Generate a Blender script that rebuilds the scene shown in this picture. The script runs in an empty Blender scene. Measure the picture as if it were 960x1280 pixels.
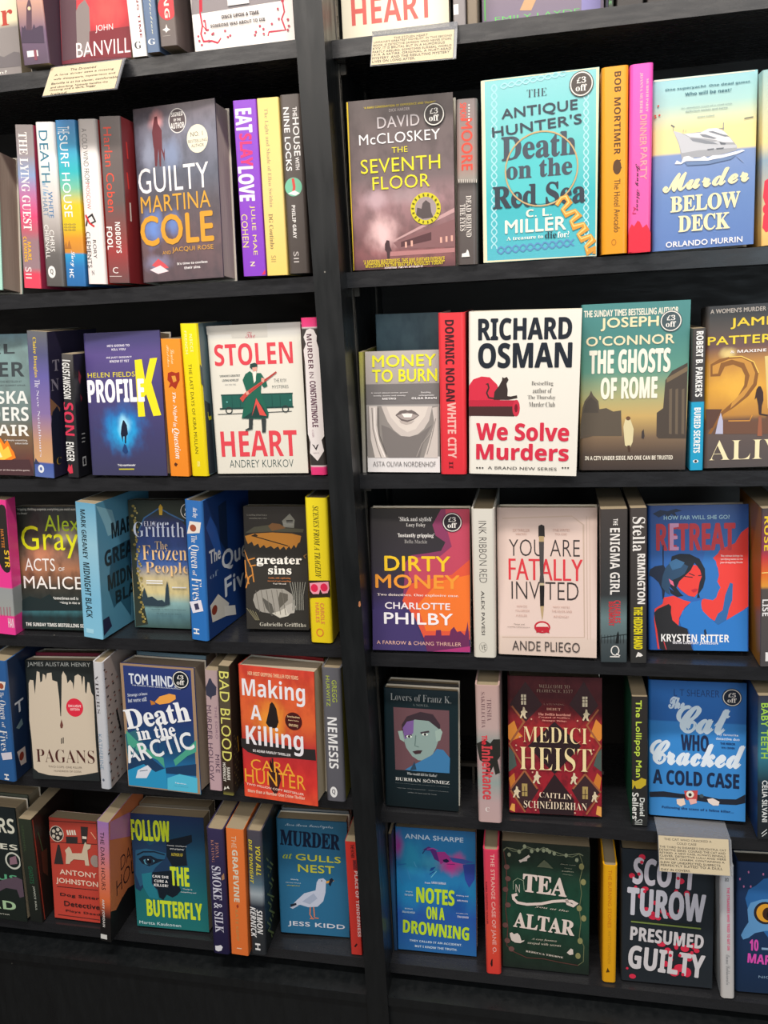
import bpy, math, json
from mathutils import Matrix, Vector
from mathutils.geometry import tessellate_polygon
true, false = True, False
S = bpy.context.scene
COL = S.collection

# ------------------------------------------------------------------ camera, world, lights
CAMV = {"r":[0.980624,0.188313,-0.05398],"u":[0.001202,0.269764,0.962926],"f":[-0.195894,0.944333,-0.26431]}
cd = bpy.data.cameras.new('camera'); cam = bpy.data.objects.new('camera', cd); COL.objects.link(cam)
r, u, f = Vector(CAMV['r']), Vector(CAMV['u']), Vector(CAMV['f'])
M = Matrix((r, u, -f)).transposed().to_4x4(); M.translation = (0, -1.13, 1.42)
cam.matrix_world = M
cd.sensor_fit = 'VERTICAL'; cd.sensor_height = 36.0; cd.lens = 36.0 * 1000.0 / 1280.0
cd.clip_start = 0.02
S.camera = cam
w = bpy.data.worlds.new('shop'); S.world = w; w.use_nodes = True
bg = w.node_tree.nodes['Background']; bg.inputs[0].default_value = (1.0, 0.93, 0.88, 1); bg.inputs[1].default_value = 0.33
def area(name, loc, target, size, power, col):
    l = bpy.data.lights.new(name, 'AREA'); l.shape = 'RECTANGLE'; l.size, l.size_y = size; l.energy = power; l.color = col
    o = bpy.data.objects.new(name, l); COL.objects.link(o); o.location = loc
    o.rotation_euler = (Vector(target) - Vector(loc)).to_track_quat('-Z', 'Y').to_euler()
    return o
area('ceiling_track_light', (-0.15, -1.05, 3.4), (-0.2, -0.05, 0.9), (1.8, 0.14), 80, (1.0, 0.93, 0.85))
area('ceiling_panel_behind', (-0.5, -2.3, 2.6), (-0.4, 0, 1.1), (3.4, 0.8), 46, (1.0, 0.92, 0.84))
area('added_cool_fill', (1.6, -3.2, 1.6), (0, 0, 0.8), (1.6, 1.4), 20, (0.70, 0.88, 1.0))  # unseen cool fill, added behind the camera to brighten the covers
S.view_settings.view_transform = 'Standard'; S.view_settings.look = 'None'
S.view_settings.exposure = -0.17; S.view_settings.gamma = 1.0
try: S.view_settings.use_curve_mapping = False
except Exception: pass

# ------------------------------------------------------------------ materials
def lin(h):
    v = [int(h[i:i+2], 16) / 255 for i in (0, 2, 4)]
    return tuple((c / 12.92 if c <= .04045 else ((c + .055) / 1.055) ** 2.4) for c in v) + (1,)
MC = {}
def plain(h, rough=.45, key='', spec=.4):
    k = (h, rough, key)
    if k in MC: return MC[k]
    m = bpy.data.materials.new('print_' + h); m.use_nodes = True
    b = m.node_tree.nodes['Principled BSDF']; b.inputs['Base Color'].default_value = lin(h); b.inputs['Roughness'].default_value = rough
    b.inputs['Specular IOR Level'].default_value = spec
    MC[k] = m; return m
def cover_mat(ramp, blobs, noise, rough):
    m = bpy.data.materials.new('printed_cover'); m.use_nodes = True; nt = m.node_tree; N = nt.nodes; Lk = nt.links
    b = N['Principled BSDF']; b.inputs['Roughness'].default_value = rough
    b.inputs['Specular IOR Level'].default_value = .45
    uv = N.new('ShaderNodeUVMap'); uv.uv_map = 'UVMap'
    sep = N.new('ShaderNodeSeparateXYZ'); Lk.new(uv.outputs[0], sep.inputs[0])
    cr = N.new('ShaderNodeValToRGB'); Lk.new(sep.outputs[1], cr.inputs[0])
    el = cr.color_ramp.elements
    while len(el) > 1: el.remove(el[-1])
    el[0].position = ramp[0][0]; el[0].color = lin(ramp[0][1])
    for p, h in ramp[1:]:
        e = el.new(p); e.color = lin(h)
    cur = cr.outputs[0]
    nz = N.new('ShaderNodeTexNoise'); Lk.new(uv.outputs[0], nz.inputs['Vector']); nz.inputs['Scale'].default_value = 9; nz.inputs['Detail'].default_value = 4
    if noise:
        n2 = N.new('ShaderNodeTexNoise'); Lk.new(uv.outputs[0], n2.inputs['Vector']); n2.inputs['Scale'].default_value = noise[0]; n2.inputs['Detail'].default_value = 6
        mr = N.new('ShaderNodeMapRange'); Lk.new(n2.outputs[0], mr.inputs[0]); mr.inputs[1].default_value = .45; mr.inputs[2].default_value = .65; mr.inputs[4].default_value = noise[2]
        mx = N.new('ShaderNodeMix'); mx.data_type = 'RGBA'; Lk.new(mr.outputs[0], mx.inputs[0]); Lk.new(cur, mx.inputs[6]); mx.inputs[7].default_value = lin(noise[1]); cur = mx.outputs[2]
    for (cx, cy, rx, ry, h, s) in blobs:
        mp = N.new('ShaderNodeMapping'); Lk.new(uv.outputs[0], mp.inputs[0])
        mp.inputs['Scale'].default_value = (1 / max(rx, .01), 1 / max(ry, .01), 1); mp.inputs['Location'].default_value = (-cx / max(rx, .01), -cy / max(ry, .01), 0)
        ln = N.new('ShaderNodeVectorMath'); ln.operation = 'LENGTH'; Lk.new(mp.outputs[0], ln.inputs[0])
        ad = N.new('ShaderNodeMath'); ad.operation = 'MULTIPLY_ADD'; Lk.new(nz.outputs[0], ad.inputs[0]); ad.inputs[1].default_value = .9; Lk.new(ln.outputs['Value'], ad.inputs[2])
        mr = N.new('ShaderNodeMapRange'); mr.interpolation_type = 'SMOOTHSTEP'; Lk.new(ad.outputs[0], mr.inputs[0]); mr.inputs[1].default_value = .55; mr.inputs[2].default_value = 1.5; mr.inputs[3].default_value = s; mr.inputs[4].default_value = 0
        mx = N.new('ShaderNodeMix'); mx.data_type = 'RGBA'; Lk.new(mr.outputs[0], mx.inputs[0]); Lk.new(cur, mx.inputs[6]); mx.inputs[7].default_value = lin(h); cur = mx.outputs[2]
    Lk.new(cur, b.inputs['Base Color'])
    return m
def paper_mat(h):
    k = ('pages', h)
    if k in MC: return MC[k]
    m = bpy.data.materials.new('page_edges'); m.use_nodes = True; nt = m.node_tree; N = nt.nodes; Lk = nt.links
    b = N['Principled BSDF']; b.inputs['Roughness'].default_value = .85
    tc = N.new('ShaderNodeTexCoord'); wv = N.new('ShaderNodeTexNoise'); mp = N.new('ShaderNodeMapping'); Lk.new(tc.outputs['UV'], mp.inputs[0]); mp.inputs['Scale'].default_value = (60, 1.2, 1)
    Lk.new(mp.outputs[0], wv.inputs['Vector']); wv.inputs['Scale'].default_value = 3; wv.inputs['Detail'].default_value = 3
    mr = N.new('ShaderNodeMapRange'); Lk.new(wv.outputs[0], mr.inputs[0]); mr.inputs[1].default_value = .3; mr.inputs[2].default_value = .7
    mx = N.new('ShaderNodeMix'); mx.data_type = 'RGBA'; Lk.new(mr.outputs[0], mx.inputs[0])
    c = lin(h); mx.inputs[6].default_value = tuple(x * .72 for x in c[:3]) + (1,); mx.inputs[7].default_value = c
    Lk.new(mx.outputs[2], b.inputs['Base Color']); MC[k] = m; return m
def wood_mat(name, base, rough, speck=True, grain=(3, 14, 14)):
    m = bpy.data.materials.new(name); m.use_nodes = True; nt = m.node_tree; N = nt.nodes; Lk = nt.links
    b = N['Principled BSDF']; b.inputs['Specular IOR Level'].default_value = .5
    tc = N.new('ShaderNodeTexCoord'); mp = N.new('ShaderNodeMapping'); Lk.new(tc.outputs['Object'], mp.inputs[0]); mp.inputs['Scale'].default_value = grain
    n1 = N.new('ShaderNodeTexNoise'); Lk.new(mp.outputs[0], n1.inputs['Vector']); n1.inputs['Scale'].default_value = 9; n1.inputs['Detail'].default_value = 7
    mr = N.new('ShaderNodeMapRange'); Lk.new(n1.outputs[0], mr.inputs[0]); mr.inputs[1].default_value = .3; mr.inputs[2].default_value = .7; mr.inputs[3].default_value = rough - .07; mr.inputs[4].default_value = rough + .12
    Lk.new(mr.outputs[0], b.inputs['Roughness'])
    vo = N.new('ShaderNodeTexVoronoi'); Lk.new(tc.outputs['Object'], vo.inputs['Vector']); vo.inputs['Scale'].default_value = 26
    sp = N.new('ShaderNodeMapRange'); Lk.new(vo.outputs['Distance'], sp.inputs[0]); sp.inputs[1].default_value = .02; sp.inputs[2].default_value = .035; sp.inputs[3].default_value = .55 if speck else 0; sp.inputs[4].default_value = 0
    wn = N.new('ShaderNodeTexNoise'); Lk.new(tc.outputs['Object'], wn.inputs['Vector']); wn.inputs['Scale'].default_value = 5
    gt = N.new('ShaderNodeMath'); gt.operation = 'GREATER_THAN'; Lk.new(wn.outputs[0], gt.inputs[0]); gt.inputs[1].default_value = .55
    mu = N.new('ShaderNodeMath'); mu.operation = 'MULTIPLY'; Lk.new(sp.outputs[0], mu.inputs[0]); Lk.new(gt.outputs[0], mu.inputs[1])
    m0 = N.new('ShaderNodeMix'); m0.data_type = 'RGBA'; Lk.new(n1.outputs[0], m0.inputs[0]); c = lin(base)
    m0.inputs[6].default_value = tuple(x * .8 for x in c[:3]) + (1,); m0.inputs[7].default_value = tuple(min(1, x * 1.2) for x in c[:3]) + (1,)
    mx = N.new('ShaderNodeMix'); mx.data_type = 'RGBA'; Lk.new(mu.outputs[0], mx.inputs[0]); Lk.new(m0.outputs[2], mx.inputs[6]); mx.inputs[7].default_value = lin('b8b4a8')
    Lk.new(mx.outputs[2], b.inputs['Base Color'])
    bp = N.new('ShaderNodeBump'); bp.inputs['Strength'].default_value = .08; bp.inputs['Distance'].default_value = .002; Lk.new(n1.outputs[0], bp.inputs['Height']); Lk.new(bp.outputs[0], b.inputs['Normal'])
    return m
MW = wood_mat('black_painted_board', '15181a', .34, True, (9, 9, 1.6))
MWE = wood_mat('black_shelf_board', '232427', .25)
MB = wood_mat('dark_back_board', '2e2c2a', .5, False)

# ------------------------------------------------------------------ mesh helpers
class MBld:
    def __init__(s): s.v = []; s.f = []; s.m = []; s.mats = []; s.uv = []
    def mi(s, mat):
        if mat not in s.mats: s.mats.append(mat)
        return s.mats.index(mat)
    def face(s, pts, mat, uvs=None):
        i = len(s.v); s.v += [tuple(p) for p in pts]; s.f.append(tuple(range(i, i + len(pts)))); s.m.append(s.mi(mat))
        s.uv += list(uvs) if uvs else [(0, 0)] * len(pts)
    def box(s, a, b, mat):
        (x0, y0, z0), (x1, y1, z1) = a, b
        P = lambda *q: [(((x0, x1)[i]), ((y0, y1)[j]), ((z0, z1)[k])) for i, j, k in q]
        uvy = [(y0 * 10, 0), (y1 * 10, 0), (y1 * 10, z1 * 4), (y0 * 10, z1 * 4)]
        uvx = [(x0 * 10, 0), (x1 * 10, 0), (x1 * 10, z1 * 4), (x0 * 10, z1 * 4)]
        s.face(P((0,0,0),(1,0,0),(1,0,1),(0,0,1)), mat, uvx); s.face(P((1,1,0),(0,1,0),(0,1,1),(1,1,1)), mat, uvx)
        s.face(P((1,0,0),(1,1,0),(1,1,1),(1,0,1)), mat, uvy); s.face(P((0,1,0),(0,0,0),(0,0,1),(0,1,1)), mat, uvy)
        s.face(P((0,0,1),(1,0,1),(1,1,1),(0,1,1)), mat, [(y0*10,x0),(y0*10,x1),(y1*10,x1),(y1*10,x0)]); s.face(P((0,1,0),(1,1,0),(1,0,0),(0,0,0)), mat)
    def make(s, name, parent=None, loc=None):
        me = bpy.data.meshes.new(name); me.from_pydata(s.v, [], s.f)
        for m in s.mats: me.materials.append(m)
        me.polygons.foreach_set('material_index', s.m)
        ul = me.uv_layers.new(name='UVMap'); ul.data.foreach_set('uv', [c for p in s.uv for c in p])
        me.update()
        o = bpy.data.objects.new(name, me); COL.objects.link(o)
        if parent: o.parent = parent
        if loc: o.location = loc
        return o
def empty(name, label, cat, loc=(0,0,0), group=None):
    o = bpy.data.objects.new(name, None); COL.objects.link(o); o.location = loc; o['label'] = label; o['category'] = cat
    if group: o['group'] = group
    o.empty_display_size = .02
    return o

# ------------------------------------------------------------------ lettering
MAPS = {'b': (0x1D5D4, 0x1D7EC), 's': (0x1D400, 0x1D7CE), 't': (0x1D400, 0x1D7CE), 'i': (0x1D468, None), 'c': (0x1D4D0, None), 'J': (0x1D63C, None), 'Q': (0x1D4D0, None), 'S': (0x1D400, 0x1D7CE), 'x': (0x1D5D4, 0x1D7EC), 'G': (0x1D5D4, 0x1D7EC)}
OFF = {'n': -.012, 't': -.013}
EMB = {'k': .028, 'x': .02, 'Q': .045, 'S': .022}
def conv(s, f):
    if f not in MAPS: return s
    a, d = MAPS[f]; o = ''
    for c in s:
        if 'A' <= c <= 'Z': o += chr(a + ord(c) - 65)
        elif 'a' <= c <= 'z': o += chr(a + 26 + ord(c) - 97)
        elif '0' <= c <= '9' and d: o += chr(d + ord(c) - 48)
        else: o += c
    return o
TCACHE = {}
TC = bpy.data.curves.new('lettering', 'FONT'); TO = bpy.data.objects.new('lettering', TC)   # one text curve, reused for every string
def glyphs(s, f):
    if (s, f) in TCACHE: return TCACHE[(s, f)]
    c = TC; c.body = conv(s, f); c.offset = OFF.get(f, 0); c.resolution_u = 3; c.space_character = 1.04 if f in 'kg' else 1.0
    me = bpy.data.meshes.new_from_object(TO)
    vs = [(v.co.x, v.co.y) for v in me.vertices]; fs = [tuple(p.vertices) for p in me.polygons]
    bpy.data.meshes.remove(me)
    x0 = min(v[0] for v in vs); x1 = max(v[0] for v in vs); y0 = min(v[1] for v in vs); y1 = max(v[1] for v in vs)
    vs = [((a - x0) / (x1 - x0), (b - y0) / (y1 - y0)) for a, b in vs]
    TCACHE[(s, f)] = (vs, fs); return vs, fs
def put_items(items, place, pic, txt, step=.00004, start=.00012, big=None):
    """flat print laid on a face; place(a, b, d) -> local point, d = height above the face"""
    for k, it in enumerate(items):
        d = start + k * step; t = it[0]
        if t == 'T':
            _, f, s, x, z, w_, h_, rotd, col = it[:9]; ang = math.radians(it[9]) if len(it) > 9 else 0; x, z, w_, h_ = (v / 1e4 for v in (x, z, w_, h_))
            vs, fs = glyphs(s, f); m = plain(col); dst = txt
            if big is not None and (w_ if rotd else h_) > .0075: dst = MBld(); big.append(dst)      # a large line is a part of its own
            eb = EMB.get(f, 0) * (w_ if rotd else h_)          # heavier weights: the glyphs struck again, slightly offset
            for nb, (ox, oz) in enumerate(((0, 0), (eb, 0), (-eb, 0), (0, eb), (0, -eb)) if eb else ((0, 0),)):
                if rotd: P = [(x + b * w_ + ox, z + (1 - a) * h_ + oz) for a, b in vs]
                elif ang:
                    cx, cz, ca, sa = x + w_ / 2, z + h_ / 2, math.cos(ang), math.sin(ang)
                    P = [(cx + (a - .5) * w_ * ca - (b - .5) * h_ * sa + ox, cz + (a - .5) * w_ * sa + (b - .5) * h_ * ca + oz) for a, b in vs]
                else: P = [(x + a * w_ + ox, z + b * h_ + oz) for a, b in vs]
                i = len(dst.v); dst.v += [place(a, b, d + nb * 7e-6) for a, b in P]; mi = dst.mi(m)
                for q in fs: dst.f.append(tuple(i + j for j in q)); dst.m.append(mi); dst.uv += [(0, 0)] * len(q)
            continue
        if t == 'P':
            c = it[2]; pts = [(c[i] / 1e4, c[i+1] / 1e4) for i in range(0, len(c), 2)]
            tr = tessellate_polygon([[Vector((a, b, 0)) for a, b in pts]]); m = plain(it[1])
            A = sum(pts[i-1][0] * pts[i][1] - pts[i][0] * pts[i-1][1] for i in range(len(pts)))
            for q in tr:
                q = list(q); a, b, c3 = (pts[j] for j in q)
                if (b[0]-a[0])*(c3[1]-a[1]) - (b[1]-a[1])*(c3[0]-a[0]) < 0: q.reverse()
                pic.face([place(*pts[j], d) for j in q], m)
        elif t == 'E':
            m = plain(it[1]); x, z, rx, rz = (v / 1e4 for v in it[2:6]); n = 24 if rx > .003 else 10
            pic.face([place(x + rx * math.cos(i * 2 * math.pi / n), z + rz * math.sin(i * 2 * math.pi / n), d) for i in range(n)], m)
        elif t == 'O':
            m = plain(it[1]); x, z, rx, rz, ww = (v / 1e4 for v in it[2:7]); n = 36
            R_ = [(math.cos(i * 2 * math.pi / n), math.sin(i * 2 * math.pi / n)) for i in range(n + 1)]
            for i in range(n):
                (a, b), (c, e) = R_[i], R_[i+1]
                pic.face([place(x + (rx-ww/2) * a, z + (rz-ww/2) * b, d), place(x + (rx+ww/2) * a, z + (rz+ww/2) * b, d), place(x + (rx+ww/2) * c, z + (rz+ww/2) * e, d), place(x + (rx-ww/2) * c, z + (rz-ww/2) * e, d)], m)
        elif t == 'L':
            m = plain(it[1]); hw = it[2] / 2e4; c = it[3]; pts = [Vector((c[i] / 1e4, c[i+1] / 1e4)) for i in range(0, len(c), 2)]
            Lp = []; Rp = []; closed = (pts[0] - pts[-1]).length < 1e-4
            for i, p in enumerate(pts):
                a = pts[i-1] if i else (pts[-2] if closed else p); b = pts[i+1] if i < len(pts)-1 else (pts[1] if closed else p)
                t_ = (b - a); t_ = t_.normalized() if t_.length > 1e-9 else Vector((1, 0)); n_ = Vector((-t_.y, t_.x))
                t1 = (p - a); 
                if t1.length > 1e-9:
                    cs = abs(n_.dot(Vector((-t1.normalized().y, t1.normalized().x)))); 
                else: cs = 1
                n_ = n_ / max(cs, .55)
                Lp.append(p + n_ * hw); Rp.append(p - n_ * hw)
            for i in range(len(pts) - 1):
                pic.face([place(*Rp[i], d), place(*Rp[i+1], d), place(*Lp[i+1], d), place(*Lp[i], d)], m)

# ------------------------------------------------------------------ books
def arc(cx, cy, rr, a0, a1, n=4): return [(cx + rr * math.cos(math.radians(a0 + (a1 - a0) * i / n)), cy + rr * math.sin(math.radians(a0 + (a1 - a0) * i / n))) for i in range(n + 1)]
def book_cover(e, W, D, H, mat, sidemat):
    """jacketed case: a folded profile in plan, extruded upwards, open at the fore edge"""
    hd = e.get('hd'); tb = .0024 if hd else .0007
    b = MBld()
    if e['k'] == 's':      # spine towards the viewer
        ro = min(.0055 if hd else .0022, W * .28)
        outer = [(0, D)] + arc(ro, ro, ro, 180, 270) + arc(W - ro, ro, ro, 270, 360) + [(W, D)]
        ri = max(ro - tb, .0003)
        inner = [(tb, D)] + arc(tb + ri, tb + ri, ri, 180, 270) + arc(W - tb - ri, tb + ri, ri, 270, 360) + [(W - tb, D)]
    else:                  # front cover towards the viewer, spine on the left
        ro = min(.0045 if hd else .0015, D * .3); ri = max(ro - tb, .0003)
        outer = [(W, D)] + arc(ro, D - ro, ro, 90, 180) + arc(ro, ro, ro, 180, 270) + [(W, 0)]
        inner = [(W, D - tb)] + arc(tb + ri, D - tb - ri, ri, 90, 180) + arc(tb + ri, tb + ri, ri, 180, 270) + [(W, tb)]
    n = len(outer)
    for i in range(n - 1):
        (x0, y0), (x1, y1) = outer[i], outer[i+1]
        side = e['k'] == 's' and (i == n - 2 or i == 0)
        uu = [(x0 / W, 0), (x1 / W, 0), (x1 / W, 1), (x0 / W, 1)]
        mt = sidemat if side and sidemat else mat
        b.face([(x0, y0, 0), (x1, y1, 0), (x1, y1, H), (x0, y0, H)], mt, uu)
        (a0, c0), (a1, c1) = inner[i], inner[i+1]
        b.face([(a1, c1, 0), (a0, c0, 0), (a0, c0, H), (a1, c1, H)], plain('d8d2c4', .8), None)
        b.face([(x0, y0, H), (x1, y1, H), (a1, c1, H), (a0, c0, H)], mat, [(x0/W, 1), (x1/W, 1), (a1/W, 1), (a0/W, 1)])
        b.face([(a0, c0, 0), (a1, c1, 0), (x1, y1, 0), (x0, y0, 0)], mat, [(0, 0)] * 4)
    for i, rev in ((0, 0), (n - 1, 1)):
        (x0, y0), (a0, c0) = outer[i], inner[i]
        q = [(x0, y0, 0), (x0, y0, H), (a0, c0, H), (a0, c0, 0)]
        if rev: q.reverse()
        b.face(q, mat, [(0, .5)] * 4)
    return b, tb
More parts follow.
